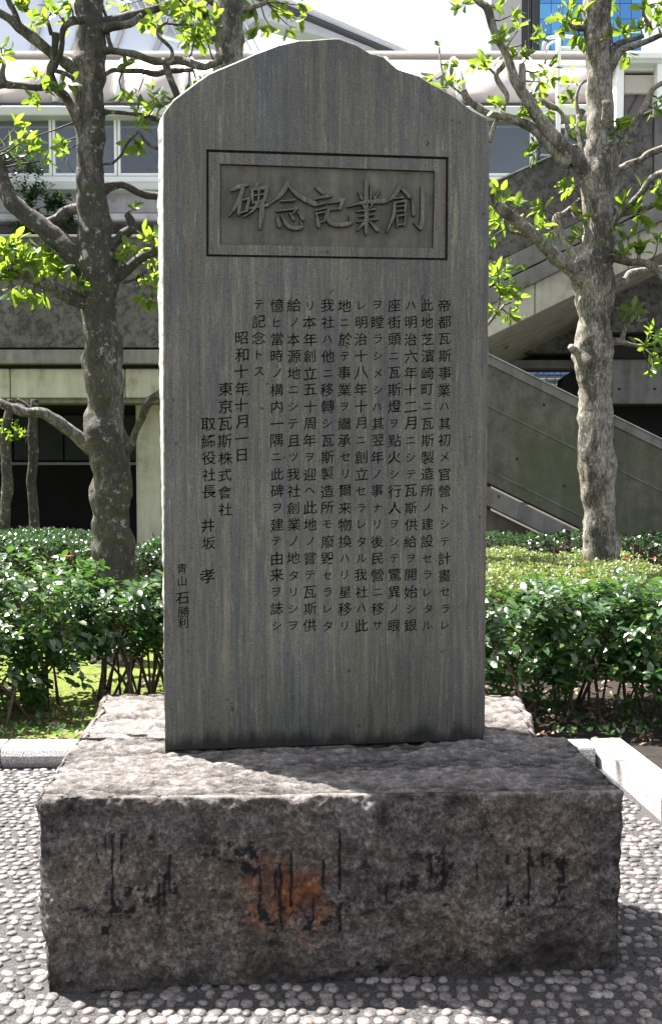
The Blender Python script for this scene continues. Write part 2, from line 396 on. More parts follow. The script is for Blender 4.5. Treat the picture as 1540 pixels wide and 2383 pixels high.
# window glass: partly clear, partly mirror
m, n, l, b = newmat('window_glass')
tr = n.new('ShaderNodeBsdfTransparent'); tr.inputs[0].default_value = (.8, .82, .84, 1)
gl = n.new('ShaderNodeBsdfGlossy'); gl.inputs['Roughness'].default_value = .06; gl.inputs[0].default_value = (.75, .8, .85, 1)
mx = n.new('ShaderNodeMixShader'); mx.inputs[0].default_value = .07
l.new(tr.outputs[0], mx.inputs[1]); l.new(gl.outputs[0], mx.inputs[2]); l.new(mx.outputs[0], n['Material Output'].inputs[0]); M['glass'] = m
m, n, l, b = newmat('blue_tower_glass')
oi = n.new('ShaderNodeObjectInfo')
c = ramp(n, l, oi.outputs['Random'], [(0, (.03, .20, .55)), (.6, (.05, .30, .72)), (1, (.12, .42, .82))])
l.new(c, b.inputs['Base Color']); b.inputs['Roughness'].default_value = .12; b.inputs['Specular IOR Level'].default_value = .8; M['blueglass'] = m
M['orange'] = simple('orange_steel', (.5, .12, .06), .5, .1, 3)

# ------------------------------------------------------------------ ground
PAVE_Z = 0.0; SOIL_Z = 0.045
g = MB(); g.box(-60, 60, -40, 5.02, -.4, PAVE_Z)
paving = tag(g.build('paving', M['mortar']), 'exposed pebble paving set in grey mortar round the monument', None, None, 'structure')
# garden ground, gently uneven, to the horizon
def ground_mesh():
    xs = np.concatenate([np.linspace(-150, -6, 14), np.arange(-5.8, 6.0, .14), np.linspace(6.2, 150, 14)])
    ys = np.concatenate([[4.985], np.arange(5.1, 11, .14), np.linspace(11.4, 300, 14)])
    v = []; f = []
    for j, y in enumerate(ys):
        for x in xs:
            h = SOIL_Z + (.05*noise.fractal(Vector((x*1.2, y*1.2, 0)), 1, 2, 4) if j > 0 and abs(x) < 6 else 0)
            v.append((x, y, h))
    nx = len(xs)
    for j in range(len(ys)-1):
        for i in range(nx-1):
            a = j*nx+i; f.append([a, a+1, a+nx+1, a+nx])
    return mesh_py('garden_soil', v, f)
soil = tag(link('garden_soil', ground_mesh(), None, M['soil'], True), 'mossy garden soil behind the kerb', None, None, 'structure')
# soil bed beside the right-hand kerb
g = MB(); g.prism([(1.50, 5.1, SOIL_Z-.001), (1.80, 2.0, SOIL_Z-.001), (6, 2.0, SOIL_Z-.001), (6, 5.1, SOIL_Z-.001)], (0, 0, -.2))
tag(g.build('soil_bed', M['soil']), 'strip of soil outside the right kerb', None, None, 'structure')

# ------------------------------------------------------------------ base blocks
BASE_Z = 0.56
def rock_block(name, bot, top, res, mat, parent, amp=1.0, stainf=None, rr=.022, seed=0):
    bot = [Vector(p) for p in bot]; top = [Vector(p) for p in top]
    L = [(bot[1]-bot[0]).length, (bot[3]-bot[0]).length, (top[0]-bot[0]).length]
    n3 = [max(4, int(q/res)) for q in L]
    idx = {}; v = []; f = []; cav = []; topn = []
    def pos(a, b_, c):
        lo = bot[0].lerp(bot[1], a).lerp(bot[3].lerp(bot[2], a), b_)
        hi = top[0].lerp(top[1], a).lerp(top[3].lerp(top[2], a), b_)
        return lo.lerp(hi, c)
    ax = [(bot[1]-bot[0]).normalized(), (bot[3]-bot[0]).normalized(), Vector((0, 0, 1))]
    def vid(i, j, k):
        key = (i, j, k)
        if key in idx: return idx[key]
        ab = (i/n3[0], j/n3[1], k/n3[2]); p = pos(*ab)
        q = p + Vector((seed, 0, 0))
        # round and chip the edges
        ds = []
        for d in range(3):
            t = ab[d]; ds.append((min(t, 1-t)*L[d], d, 1 if t < .5 else -1))
        ds.sort()
        r_ = rr*(0.5 + 1.3*abs(noise.fractal(q*5, 1, 2, 3)))
        if ds[1][0] < r_:
            m_ = r_ - math.sqrt(max(0, r_*r_ - (r_-ds[1][0])**2))
            p = p + ax[ds[0][1]]*ds[0][2]*m_*.9
        nf = ds[0][1]; out = -ax[nf]*ds[0][2]
        if nf == 2:   # top: layered, wavy
            h = .010*noise.fractal(Vector((q.x*3, q.y*7, 1)), 1, 2, 4)
            h += .018*(1-abs(noise.fractal(Vector((q.x*6+.6*noise.noise(q*4), q.y*22, 4)), 1, 2, 3))) - .018
            h += .008*noise.fractal(Vector((q.x*20, q.y*44, 2)), .8, 2, 3)
        else:
            h = .017*noise.fractal(q*4, 1, 2, 4)
            d_ = noise.voronoi(q*13 + noise.noise_vector(q*9)*.5)[0]
            h += .020*(d_[0]-.4)
            d2_ = noise.voronoi(Vector((q.x*26, q.y*26, q.z*34)) + noise.noise_vector(q*17)*.8)[0]
            h += .009*(d2_[0]-.4) + .007*noise.fractal(q*40, .7, 2, 3)
        fade = min(1, ds[1][0]/.02)*.75 + .25
        cav.append(max(0, min(1, .5 + h*(26 if nf == 2 else 22))))
        topn.append(smoothstep(.010, .001, (1-ab[2])*L[2] - .006*noise.fractal(q*9, 1, 2, 3)) if nf != 2 else 1.0)
        p = p + out*h*amp*fade
        p = p + noise.noise_vector(q*7)*.004*amp
        if ab[2] == 0: p.z = min(p.z, 0.0)
        idx[key] = len(v); v.append(p); return idx[key]
    def face(d, side):
        o = [x for x in range(3) if x != d]
        for s in range(n3[o[0]]):
            for t in range(n3[o[1]]):
                q = []
                for ds_, dt in ((0, 0), (1, 0), (1, 1), (0, 1)):
                    k = [0, 0, 0]; k[d] = side*n3[d]; k[o[0]] = s+ds_; k[o[1]] = t+dt; q.append(vid(*k))
                if (side == 1) == (d == 1): q.reverse()
                f.append(q)
    for d, s in ((1, 0), (1, 1), (0, 0), (0, 1), (2, 1)): face(d, s)
    me = mesh_py(name, v, f)
    col = me.color_attributes.new('stain', 'FLOAT_COLOR', 'POINT')
    arr = np.zeros((len(v), 4), np.float32); arr[:, 3] = 1
    if stainf:
        for i, p in enumerate(v): arr[i, :3] = stainf(p)
    col.data.foreach_set('color', arr.ravel())
    for nm_, dat in (('cavity', cav), ('topness', topn)):
        a_ = me.attributes.new(nm_, 'FLOAT', 'POINT'); a_.data.foreach_set('value', np.array(dat, np.float32))
    o = link(name, me, parent, mat, True); return o

fl_b, fr_b = gz(112, 2312, 0), gz(1437, 2252, 0)
fl_t, fr_t = gz(86, 1856, BASE_Z), gz(1449, 1840, BASE_Z)
jl, jr = gz(182, 1716, BASE_Z), gz(1318, 1716, BASE_Z)
bl, br = gz(240, 1620, BASE_Z), gz(1205, 1622, BASE_Z)
def down(p, dx=0): return Vector((p.x+dx, p.y, -.01))
DRIPS = [(262,1945,2110,5),(245,1942,1975,3),(283,1945,2010,4),(290,1940,1950,14),(395,1990,2080,4),(382,2040,2110,5),(352,1945,1955,10),
         (605,2015,2075,6),(641,2020,2090,5),(652,2010,2150,6),(677,1985,2110,6),(752,2000,2070,5),(790,1935,2080,5),(790,2100,2170,5),(729,2090,2140,5),
         (604,2080,2130,5),(1001,1990,2030,5),(1032,1995,2060,5),(1230,1970,2110,5),(1181,2060,2110,4),(1310,1990,2050,5),(1180,1990,2010,4),(228,1985,2010,3),
         (1262,1985,2010,4),(900,2060,2100,4),(370,2055,2130,6),(1110,2010,2050,3)]
BLOBS = [(250,2120,70,16),(330,2095,70,30),(395,2080,40,38),(560,1985,40,22),(590,2000,28,30),(660,2130,75,20),(735,2145,60,16),(640,2150,40,14),
         (975,2010,35,20),(1030,2030,25,60),(955,2055,20,25),(1195,2110,35,26),(1300,2080,30,30),(1235,2000,45,14),(1300,2010,22,18),(800,2100,30,22),(880,2110,40,12),
         (250,2165,18,10),(880,2250,70,12),(500,1990,30,12)]
def stain_front(p):
    if p.y > fl_b.y + .45: return (0, 0, 0)
    x, y, _ = proj(p)
    fl = fl_t.lerp(fr_t, max(0, min(1, (x-86)/1363))).y
    if p.y > fl + .05 or p.z > BASE_Z - .02: return (0, 0, 0)
    q = p*1.0
    n1 = noise.fractal(q*28, .8, 2, 4); n2 = noise.fractal(q*9, 1, 2, 3); n3_ = noise.fractal(q*70, .8, 2, 2)
    tar = 0
    for (dx, y0, y1, w) in DRIPS:
        if y0-8 < y < y1+8 and abs(x-dx) < 18:
            xx = dx + 4*noise.noise(Vector((dx, y*.03, 0)))
            ww = w*(1+.5*noise.noise(Vector((dx, y*.08, 5))))
            ww *= .62; tar = max(tar, smoothstep(.05, .6, .75 + n3_*.9 + n1*.5) * smoothstep(ww+1.8, ww-1.2, abs(x-xx)) * smoothstep(y0-4, y0+2, y) * smoothstep(y1+4, y1-2, y))
    for (bx, by, bw, bh) in BLOBS:
        e = ((x-bx)/bw)**2 + ((y-by)/bh)**2
        if e < 1.8:
            tar = max(tar, smoothstep(.05, .30, n1*1.1 + n3_*1.0 + .06 - .28*e))
    e = ((x-655)/125)**2 + ((y-2075)/95)**2 + ((x-655)*(y-2075)/(-22000))
    rust_ = smoothstep(1.35, -.1, e + 1.1*n2 + 1.0*n1)
    rust_ = rust_*(.55 + .45*smoothstep(1.3, .1, ((x-705)/75)**2 + ((y-2098)/65)**2 + .6*n2))
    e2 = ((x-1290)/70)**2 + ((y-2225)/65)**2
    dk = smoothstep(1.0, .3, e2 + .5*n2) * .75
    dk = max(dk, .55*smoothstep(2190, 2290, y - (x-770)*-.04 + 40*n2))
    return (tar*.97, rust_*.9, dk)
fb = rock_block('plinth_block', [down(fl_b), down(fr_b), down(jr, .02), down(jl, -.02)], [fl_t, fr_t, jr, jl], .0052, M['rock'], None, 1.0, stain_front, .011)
tag(fb, 'front block of the rough stone plinth, stained with black drips and an orange rust patch', 'stone block', 'rough stone blocks under the monument')
gap = Vector((0, .012, 0))
from mathutils.bvhtree import BVHTree
bvh = BVHTree.FromPolygons([v_.co.copy() for v_ in fb.data.vertices], [tuple(p.vertices) for p in fb.data.polygons])
def onrock(x, y):
    d = ray(x, y).normalized(); h = bvh.ray_cast(EYE, d)
    return None if h[0] is None else h[0] - d*.0022
rd = random.Random(4)
for (dx, y0, y1, w) in DRIPS:       # thick runs of black tar standing a little proud of the stone
    if y1 - y0 < 15: continue
    seg = []; vv_ = []; ff_ = []; y_ = y0; prev = None
    while y_ <= y1:
        t_ = (y_-y0)/(y1-y0); ww = w*.36*(1 + .55*rd.uniform(-1, 1))*(1 - .45*t_ if t_ < .9 else .8)
        cx_ = dx + 3*noise.noise(Vector((dx, y_*.03, 0))) + rd.uniform(-.4, .4)
        a, c_, b_ = onrock(cx_-ww, y_), onrock(cx_, y_), onrock(cx_+ww, y_)
        if a and b_ and c_ and noise.noise(Vector((dx*.3, y_*.09, 8))) > -.38:
            k_ = len(vv_); vv_ += [a, c_ + Vector((0, -.0025, 0)), b_]
            if prev is not None: ff_ += [[prev, k_, k_+1, prev+1], [prev+1, k_+1, k_+2, prev+2]]
            prev = k_
        else: prev = None
        y_ += 2.6
    if ff_: link('tar_run', mesh_py('tar_run', vv_, ff_), fb, M['tar'], True)
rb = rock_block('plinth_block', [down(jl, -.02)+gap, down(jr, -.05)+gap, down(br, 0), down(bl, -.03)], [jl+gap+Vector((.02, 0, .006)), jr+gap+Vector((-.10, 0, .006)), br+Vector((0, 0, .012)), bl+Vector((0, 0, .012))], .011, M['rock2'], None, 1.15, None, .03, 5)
tag(rb, 'rear block of the plinth, pinkish grey and sunlit, behind the upright slab', 'stone block', 'rough stone blocks under the monument')
# ------------------------------------------------------------------ the stele
S0, S1 = gz(383, 1748, BASE_Z), gz(1128, 1723, BASE_Z)
UX = (S1-S0); UX.z = 0; UX.normalize()
NRM = Vector((UX.y, -UX.x, 0))            # towards the camera
UZ = Vector((0, 0, 1))
def face_uv(x, y):
    d = ray(x, y); t = (S0-EYE).dot(NRM)/d.dot(NRM); p = EYE + d*t - S0
    return p.dot(UX), p.z
def fpt(u, v, out=0): return S0 + UX*u + UZ*v + NRM*out
stele = empty('stone_stele', S0, 'tall streaked grey slate monument slab carved with vertical columns of text and a framed title', 'monument')
OUT = [(383,1749),(381,1400),(380,1000),(379,600),(380,262),(402,233),(446,198),(484,170),(538,149),(592,124),(647,103),(696,93),(755,89),(790,87),(832,104),
       (860,121),(892,131),(910,146),(926,158),(950,167),(975,176),(1003,193),(1030,208),(1058,222),(1085,247),(1130,271),(1138,298),(1139,420),(1137,700),(1134,1000),(1131,1300),(1129,1600),(1128,1702),(1119,1722),(1100,1725)]
o2 = []
for i in range(len(OUT)):
    a = Vector(face_uv(*OUT[i])); b_ = Vector(face_uv(*OUT[(i+1) % len(OUT)]))
    L_ = (b_-a).length; k = max(1, int(L_/.016))
    for j in range(k):
        p = a.lerp(b_, j/k)
        if i < len(OUT)-1:
            nv = noise.noise_vector(Vector((p.x*60, p.y*60, 0)))*.0016 + noise.noise_vector(Vector((p.x*14, p.y*14, 3)))*.0016
            if 13 <= i <= 26: nv = nv*1.5
            p = p + Vector((nv.x, nv.y))
        o2.append(p)
# bottom must rest on the block
for p in o2:
    if p.y < .02: p.y = min(p.y, .0)
fr_out = [face_uv(480,347), face_uv(1043,365), face_uv(1041,606), face_uv(480,597)]
fo = [Vector(q) for q in fr_out]
def inset(q, d):
    c = sum(q, Vector((0, 0)))/4
    r_ = []
    for p in q: r_.append(Vector((p.x + (d if p.x < c.x else -d), p.y + (d if p.y < c.y else -d))))
    return r_
def inset2(q, dl, dr, dt, db):
    c = sum(q, Vector((0, 0)))/4
    return [Vector((p.x + (dl if p.x < c.x else -dr), p.y + (db if p.y < c.y else -dt))) for p in q]
gi = inset(fo, .0085)                # groove inner edge
pi_ = [Vector(face_uv(512,380)), Vector(face_uv(1012,397)), Vector(face_uv(1008,577)), Vector(face_uv(512,568))]
v = []; f = []
cen = Vector((.55, 1.2))
edge = []
for p in o2:
    q = cen + (p-cen)*1.0
    d = (cen-p).normalized()
    edge.append(p + d*.005)
def addring(pts, out): 
    s = len(v); v.extend([fpt(p.x, p.y, out) for p in pts]); return list(range(s, s+len(pts)))
r_edge = addring(edge, 0); h_out = addring(fo, 0)
tess = geometry.tessellate_polygon([[Vector((p.x, p.y, 0)) for p in edge], [Vector((p.x, p.y, 0)) for p in fo]])
allidx = r_edge + h_out
for t in tess: f.append([allidx[i] for i in t])
def strip(a, b_):
    k = len(a)
    for i in range(k):
        j = (i+1) % k; f.append([a[i], a[j], b_[j], b_[i]])
GD = .012
g1 = addring(inset(fo, .002), -GD); g2 = addring(inset(gi, -.002), -GD); g3 = addring(gi, -.003)
ng0 = len(f); strip(h_out, g1); strip(g1, g2); strip(g2, g3); ng1 = len(f)
p1 = addring(pi_, -.003); strip(g3, p1)
# sides: front chamfer ring, bulging mid rings, back ring
r_front = addring(o2, -.006); strip(r_edge, r_front); nsd = len(f)
rings = [r_front]
for dep in (.03, .07, .12, .17, .22, .27):
    ring = []
    for p in o2:
        s = 1 if p.x < .3 else (-1 if p.x > .85 else 0)
        e = 0
        if p.x < .02 and p.y < 2.3:
            e = -(.002 + .020*smoothstep(.1, 1.7, p.y))*math.sin(min(1, dep/.14)*math.pi/2)
            e += .006*noise.fractal(Vector((dep*16, p.y*12, 0)), 1, 2, 3)
            if p.y < .02: e *= .3
        elif p.x > 1.05:
            e = -.02*dep/.27 + .012*noise.fractal(Vector((dep*16, p.y*12, 9)), 1, 2, 3)
        zz = .010*noise.fractal(Vector((dep*16, p.x*12, 5)), 1, 2, 3) if p.y > 2.2 else 0
        if p.y > 2.2: zz -= dep*.12
        ring.append(Vector((p.x+e, p.y+zz)))
    rn = addring(ring, -dep); strip(rings[-1], rn); rings.append(rn)
tess = geometry.tessellate_polygon([[Vector((p.x, p.y, 0)) for p in ring]])
for t in tess: f.append([rings[-1][i] for i in reversed(t)])
me = mesh_py('slab', v, f)
bm = bmesh.new(); bm.from_mesh(me); bmesh.ops.recalc_face_normals(bm, faces=bm.faces); bm.to_mesh(me); bm.free()
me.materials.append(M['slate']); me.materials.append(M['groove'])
me.materials.append(M['roughside'])
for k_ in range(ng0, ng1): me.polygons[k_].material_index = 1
for k_ in range(nsd, len(f)): me.polygons[k_].material_index = 2
link('slab', me, stele)
# title panel: recessed floor of the frame
v = []; f = []
a = addring(pi_, -.003); b_ = addring(inset(pi_, .0025), -.013); strip(a, b_); f.append(b_)
me = mesh_py('title_panel', v, f)
bm = bmesh.new(); bm.from_mesh(me); bmesh.ops.recalc_face_normals(bm, faces=bm.faces); bm.to_mesh(me); bm.free()
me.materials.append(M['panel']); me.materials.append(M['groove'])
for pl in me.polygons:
    if abs(pl.normal.dot(NRM)) < .7: pl.material_index = 1  # shadow line painted on the panel's inner edges
link('title_panel', me, stele)

# raised brush-written title: strokes traced in a 1540 x 752 crop, x,y,width
TITLE = [
 [[(198,288,14),(240,268,20),(292,256,14)],[(264,272,18),(248,335,20),(215,395,16),(184,438,8)],[(252,345,14),(240,428,18)],[(250,348,11),(302,336,14)],[(302,334,14),(288,408,15)],[(240,424,12),(292,408,12)],
  [(352,252,16),(330,288,10)],[(318,284,16),(322,366,13)],[(316,284,14),(404,272,20)],[(406,272,18),(388,355,16)],[(325,320,9),(395,311,9)],[(322,362,12),(390,350,12)],[(360,280,13),(354,360,13)],[(352,362,16),(322,408,13),(270,444,6)],[(306,394,12),(412,374,16)],[(376,352,20),(374,440,22),(362,514,12)]],
 [[(526,248,22),(488,312,20),(418,372,7)],[(530,262,12),(592,322,20),(682,366,26)],[(488,352,10),(566,344,14)],[(462,410,11),(582,394,15)],[(582,394,14),(545,438,7)],[(464,442,12),(478,498,20)],[(492,436,10),(520,490,17),(566,512,18),(612,504,15)],[(612,504,15),(600,468,7)],[(538,422,10),(562,458,18)],[(588,418,11),(618,458,19)]],
 [[(688,270,12),(736,302,22)],[(646,346,10),(778,318,18)],[(688,378,9),(748,362,13)],[(688,407,9),(748,392,13)],[(692,422,12),(708,500,18)],[(692,425,11),(752,414,13)],[(752,414,13),(740,468,13)],[(706,478,10),(746,466,11)],[(768,362,12),(852,344,18)],[(852,344,17),(830,398,15)],[(776,403,10),(836,392,12)],[(764,402,14),(758,448,17),(784,484,19),(846,490,20),(896,480,20)],[(896,480,16),(886,438,7)]],
 [[(986,232,18),(986,350,22)],[(1014,264,14),(1010,350,14)],[(940,298,10),(960,338,16)],[(1064,286,10),(1036,335,15)],[(876,384,9),(970,360,16),(1092,352,22)],[(962,368,9),(976,394,14)],[(1024,362,13),(1008,390,8)],[(930,412,9),(1038,398,14)],[(944,442,9),(1030,428,13)],[(930,472,9),(1048,456,14)],[(988,376,18),(986,470,20),(984,544,13)],[(972,480,17),(932,524,9)],[(1006,474,10),(1052,522,20)]],
 [[(1182,262,20),(1150,320,18),(1102,360,7)],[(1184,276,12),(1216,300,16),(1238,328,20)],[(1148,337,9),(1200,330,12)],[(1152,362,14),(1144,440,17),(1104,530,9)],[(1150,361,11),(1218,350,14)],[(1218,350,14),(1210,418,13)],[(1160,386,8),(1206,380,9)],[(1160,412,8),(1206,406,9)],[(1165,440,11),(1166,500,13)],[(1165,441,10),(1218,430,12)],[(1218,430,12),(1206,492,13)],[(1165,493,10),(1210,485,10)],[(1254,338,12),(1262,432,18)],[(1312,268,16),(1314,440,21),(1302,514,18)],[(1302,514,16),(1260,478,6)]],
]
for ci, ch in enumerate(TITLE):
    v = []; f = []
    for si, st in enumerate(ch):
        pts = crom(st, 5)
        hgt = .0005 + .0004*(si % 7)
        L = []
        for x, y, w in pts:
            u_, v_ = face_uv(459.9 + x*.3982, 327.5 + y*.3982); L.append((Vector((u_, v_)), w*.3982*3.45/F*.5*1.3))
        # blunt ends
        d0 = (L[0][0]-L[1][0]).normalized(); L.insert(0, (L[0][0]+d0*L[0][1]*.8, L[0][1]*.45))
        d1 = (L[-1][0]-L[-2][0]).normalized(); L.append((L[-1][0]+d1*L[-1][1]*.8, L[-1][1]*.45))
        base = len(v)
        for i, (p, w) in enumerate(L):
            t = (L[min(i+1, len(L)-1)][0]-L[max(i-1, 0)][0]).normalized(); nn2 = Vector((-t.y, t.x))
            for off, out in ((1.14, -.0132), (.92, -.001+hgt-.001), (.5, hgt), (-.5, hgt), (-.92, -.001+hgt-.001), (-1.14, -.0132)):
                q = p + nn2*w*off; v.append(fpt(q.x, q.y, out))
        for i in range(len(L)-1):
            for k in range(5):
                a = base+i*6+k; f.append([a, a+1, a+7, a+6])
        f.append([base+k for k in range(6)]); e = base+(len(L)-1)*6; f.append([e+k for k in reversed(range(6))])
    me = mesh_py('title_character', v, f)
    bm = bmesh.new(); bm.from_mesh(me); bmesh.ops.recalc_face_normals(bm, faces=bm.faces); bm.to_mesh(me); bm.free()
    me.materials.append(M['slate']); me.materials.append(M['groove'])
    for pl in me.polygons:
        if abs(pl.normal.dot(NRM)) < .75: pl.material_index = 1  # stroke sides darkened to paint their shadow outline
    link('title_character', me, stele)

# inscription: one object per cut character
COLS = [(1034,'帝都瓦斯事業ハ其初メ官營トシテ計畫セラレ'),(994,'此地芝濱崎町ニ瓦斯製造所ノ建設セラレタル'),(955,'ハ明治六年十二月ニシテ瓦斯供給ヲ開始シ銀'),(917,'座街頭ニ瓦斯燈ヲ點火シ行人ヲシテ驚異ノ眼'),
 (878,'ヲ瞠ラシメシハ其翌年ノ事ナリ後民營ニ移サ'),(840,'レ明治十八年十月ニ創立セラレタル我社ハ此'),(802,'地ニ於テ事業ヲ繼承セリ爾来物換ハリ星移リ'),(762,'我社ハ他ニ移轉シ瓦斯製造所モ廢毀セラレタ'),
 (721,'リ本年創立五十周年ヲ迎ヘ此地ノ嘗テ瓦斯供'),(683,'給ノ本源地ニシテ且ツ我社創業ノ地タリシヲ'),(644,'憶ヒ當時ノ構内一隅ニ此碑ヲ建テ由来ヲ誌シ')]
chars = []
for x, s in COLS:
    for i, c_ in enumerate(s): chars.append((x, 711+i*39.2, c_, 32))
for x, y0, s, st in ((603,708,'テ記念トス',39.2),(562,787,'昭和十年十月一日',39.0),(524,906,'東京瓦斯株式會社',39.9),(486,987,'取締役社長',39.4)):
    for i, c_ in enumerate(s): chars.append((x, y0+i*st, c_, 33))
for x, y, c_, sz in ((485,1224,'井',33),(486,1264,'坂',33),(484,1340,'孝',36),(425,1323,'青',25),(425,1352,'山',23),(424,1393,'石',31),(427,1423,'勝',28),(425,1451,'利',26)):
    chars.append((x, y, c_, sz))
KANA = set('ハメトシテセラレニノタルヲリモサナヒツヘス')
glyph = {}
def get_glyph(ch):
    if ch in glyph: return glyph[ch]
    cu = bpy.data.curves.new('g', 'FONT'); cu.body = ch; cu.size = 1.0; cu.resolution_u = 2; cu.extrude = .018; cu.offset = .002 if ch in '驚點廢嘗繼轉憶濱製營斯創業畫設勝' else .0045
    ob = bpy.data.objects.new('g', cu); C.objects.link(ob)
    dg = bpy.context.evaluated_depsgraph_get(); me = bpy.data.meshes.new_from_object(ob.evaluated_get(dg)); me.name = 'character'
    bpy.data.objects.remove(ob); bpy.data.curves.remove(cu)
    co = np.empty(len(me.vertices)*3, np.float32); me.vertices.foreach_get('co', co); co = co.reshape(-1, 3)
    if len(co) == 0: print('EMPTY GLYPH', ch); glyph[ch] = me; return me
    cx = (co[:, 0].min()+co[:, 0].max())/2; cy = (co[:, 1].min()+co[:, 1].max())/2
    if ch in KANA: cx, cy = cx*.6+.5*.4, cy
    co[:, 0] -= cx; co[:, 1] -= cy
    # brush-hand slant: strokes rise slightly to the right
    co[:, 1] += co[:, 0]*.10
    me.vertices.foreach_set('co', co.ravel()); me.materials.clear(); me.materials.append(M['cut']); me.update()
    glyph[ch] = me; return me
ROT = Matrix((UX, UZ, NRM)).transposed()
for x, y, ch, sz in chars:
    me = get_glyph(ch)
    px = sz*(.78 if ch in KANA else .99)*(1+random.uniform(-.05, .05))
    s = px*3.45/F*1.02
    u_, v_ = face_uv(x+random.uniform(-1.2, 1.2), y+random.uniform(-1, 1))
    o = link('character', me, stele)
    o.matrix_parent_inverse = Matrix.Identity(4)
    mm = Matrix.Translation(fpt(u_, v_, .0003) - S0) @ (ROT.to_4x4()) @ Matrix.Rotation(random.uniform(-.03, .03), 4, 'Z') @ Matrix.Diagonal((s, s*.98, s*.4*.1, 1))
    o.matrix_local = mm

# ------------------------------------------------------------------ pebbles in the paving
def dome(seed):
    r = random.Random(seed); v = []; f = []; seg = 9
    for ring, (rad, z) in enumerate(((1.0, -.25), (.97, .12), (.72, .42))):
        for k in range(seg):
            a = 2*math.pi*k/seg; rr_ = rad*(1 + .10*math.sin(2*a+seed) + r.uniform(-.05, .05))
            v.append((rr_*math.cos(a), rr_*math.sin(a), z*(1+r.uniform(-.08, .08))))
    v.append((r.uniform(-.1, .1), r.uniform(-.1, .1), .54))
    for i in range(2):
        for k in range(seg):
            a = i*seg+k; b_ = i*seg+(k+1) % seg; f += [(a, b_, b_+seg), (a, b_+seg, a+seg)]
    for k in range(seg): f.append((2*seg+k, 2*seg+(k+1) % seg, 3*seg))
    return np.array(v, np.float32), np.array(f, np.int32)
domes = [dome(i) for i in range(5)]
bq = [fl_b, fr_b, down(br), down(bl)]
def in_base(x, y):
    ins = True
    for i in range(4):
        a, b_ = bq[i], bq[(i+1) % 4]
        if (b_.x-a.x)*(y-a.y)-(b_.y-a.y)*(x-a.x) < -.01: ins = False
    return ins
KX = lambda y: 1.325 + (4.92-y)*.115        # paving-side line of the right kerb
pebs = []
row = 0; y = 1.9
while y < 4.93:
    pitch_y = .040 if y > 2.98 else .043
    x = -2.3 + (row % 2)*.024
    while x < 2.1:
        px_ = x + random.uniform(-.009, .009); py_ = y + random.uniform(-.009, .009)
        if not in_base(px_, py_) and px_ < KX(py_)-.02 and random.random() > .03:
            front = py_ < fl_b.y + .08 and abs(px_) < 1.0
            a = random.choice([random.uniform(.014, .018), random.uniform(.018, .025), random.uniform(.019, .024)]) + (.0015 if front else 0); b_ = a*random.uniform(.55, .95)
            if front: b_ = a*random.uniform(.75, 1.15); a *= .92; b_ *= .95
            rz = random.gauss(0, .35 if not front else .9)
            pebs.append((px_, py_, rz, a, b_, random.uniform(.007, .012)))
        x += .0445*random.uniform(.85, 1.15)
    y += pitch_y; row += 1
def vis(p):
    X, Y_, d = proj((p[0], p[1], 0)); return (-30 < X < 1570 and 1750 < Y_ < 2420), d
infr = sorted([p for p in pebs if vis(p)[0]], key=lambda p: -p[3]*p[4]/vis(p)[1]**2)
head = infr[:300]; hs = set(id(p) for p in head)
pm = []
for dv, df in domes:
    me = mesh_tri('pebble', dv, df); me.shade_smooth(); me.materials.append(M['pebble']); pm.append(me)
for i, p in enumerate(head):
    o = bpy.data.objects.new('pebble', pm[i % 5]); C.objects.link(o); o.parent = paving
    o.location = (p[0], p[1], PAVE_Z + .001); o.rotation_euler = (random.uniform(-.1, .1), random.uniform(-.1, .1), p[2]); o.scale = (p[3], p[4], p[5]*1.5)
vv = []; ff = []; tt = []; off = 0
for i, p in enumerate(pebs):
    if id(p) in hs: continue
    dv, df = domes[i % 5]
    c_, s_ = math.cos(p[2]), math.sin(p[2])
    q = dv*np.array([p[3], p[4], p[5]*1.5], np.float32)
    q = np.stack([q[:, 0]*c_-q[:, 1]*s_+p[0], q[:, 0]*s_+q[:, 1]*c_+p[1], q[:, 2]+PAVE_Z+.001], 1)
    vv.append(q); ff.append(df+off); off += len(q); tt.append(np.full(len(q), random.random(), np.float32))
me = mesh_tri('pebbles', np.concatenate(vv), np.concatenate(ff)); a_ = me.attributes.new('tint', 'FLOAT', 'POINT')
a_.data.foreach_set('value', np.concatenate(tt)); me.shade_smooth()
tag(link('pebbles', me, paving, M['pebble']), None, None, None, 'stuff')

# ------------------------------------------------------------------ kerb stones
def kerb(p0, p1, width, h, label, bulge=.03, side=1):
    d = (Vector(p1)-Vector(p0)); L = d.length; d.normalize(); nrm_ = Vector((-d.y, d.x, 0))*side   # towards the garden
    prof = [(0.012, -.06), (0.0-.0, .0), (-bulge*.6, h*.3), (-bulge, h*.62), (-bulge*.5, h*.88), (0.0, h*.985), (.012, h), (width-.01, h), (width, h-.01), (width, -.06)]
    n_ = max(2, int(L/.12)); v = []; f = []
    for i in range(n_+1):
        for (a, z) in prof:
            q = Vector(p0) + d*(L*i/n_) + nrm_*a; q.z = z; q = q + noise.noise_vector(q*8)*.0015; v.append(q)
    k = len(prof)
    for i in range(n_):
        for j in range(k-1): a = i*k+j; f.append([a, a+1, a+k+1, a+k])
    f.append(list(range(k))); f.append([n_*k+j for j in reversed(range(k))])
    me = mesh_py('kerb_stone', v, f); bm = bmesh.new(); bm.from_mesh(me); bmesh.ops.recalc_face_normals(bm, faces=bm.faces); bm.to_mesh(me); bm.free()
    o = link('kerb_stone', me, None, M['granite'])
    return tag(o, label, 'kerb stone', 'pale granite kerb stones round the paving')
kerb((-1.655, 4.95, 0), (-.62, 4.95, 0), .15, .105, 'long sunlit granite kerb stone at the left, running behind the plinth')
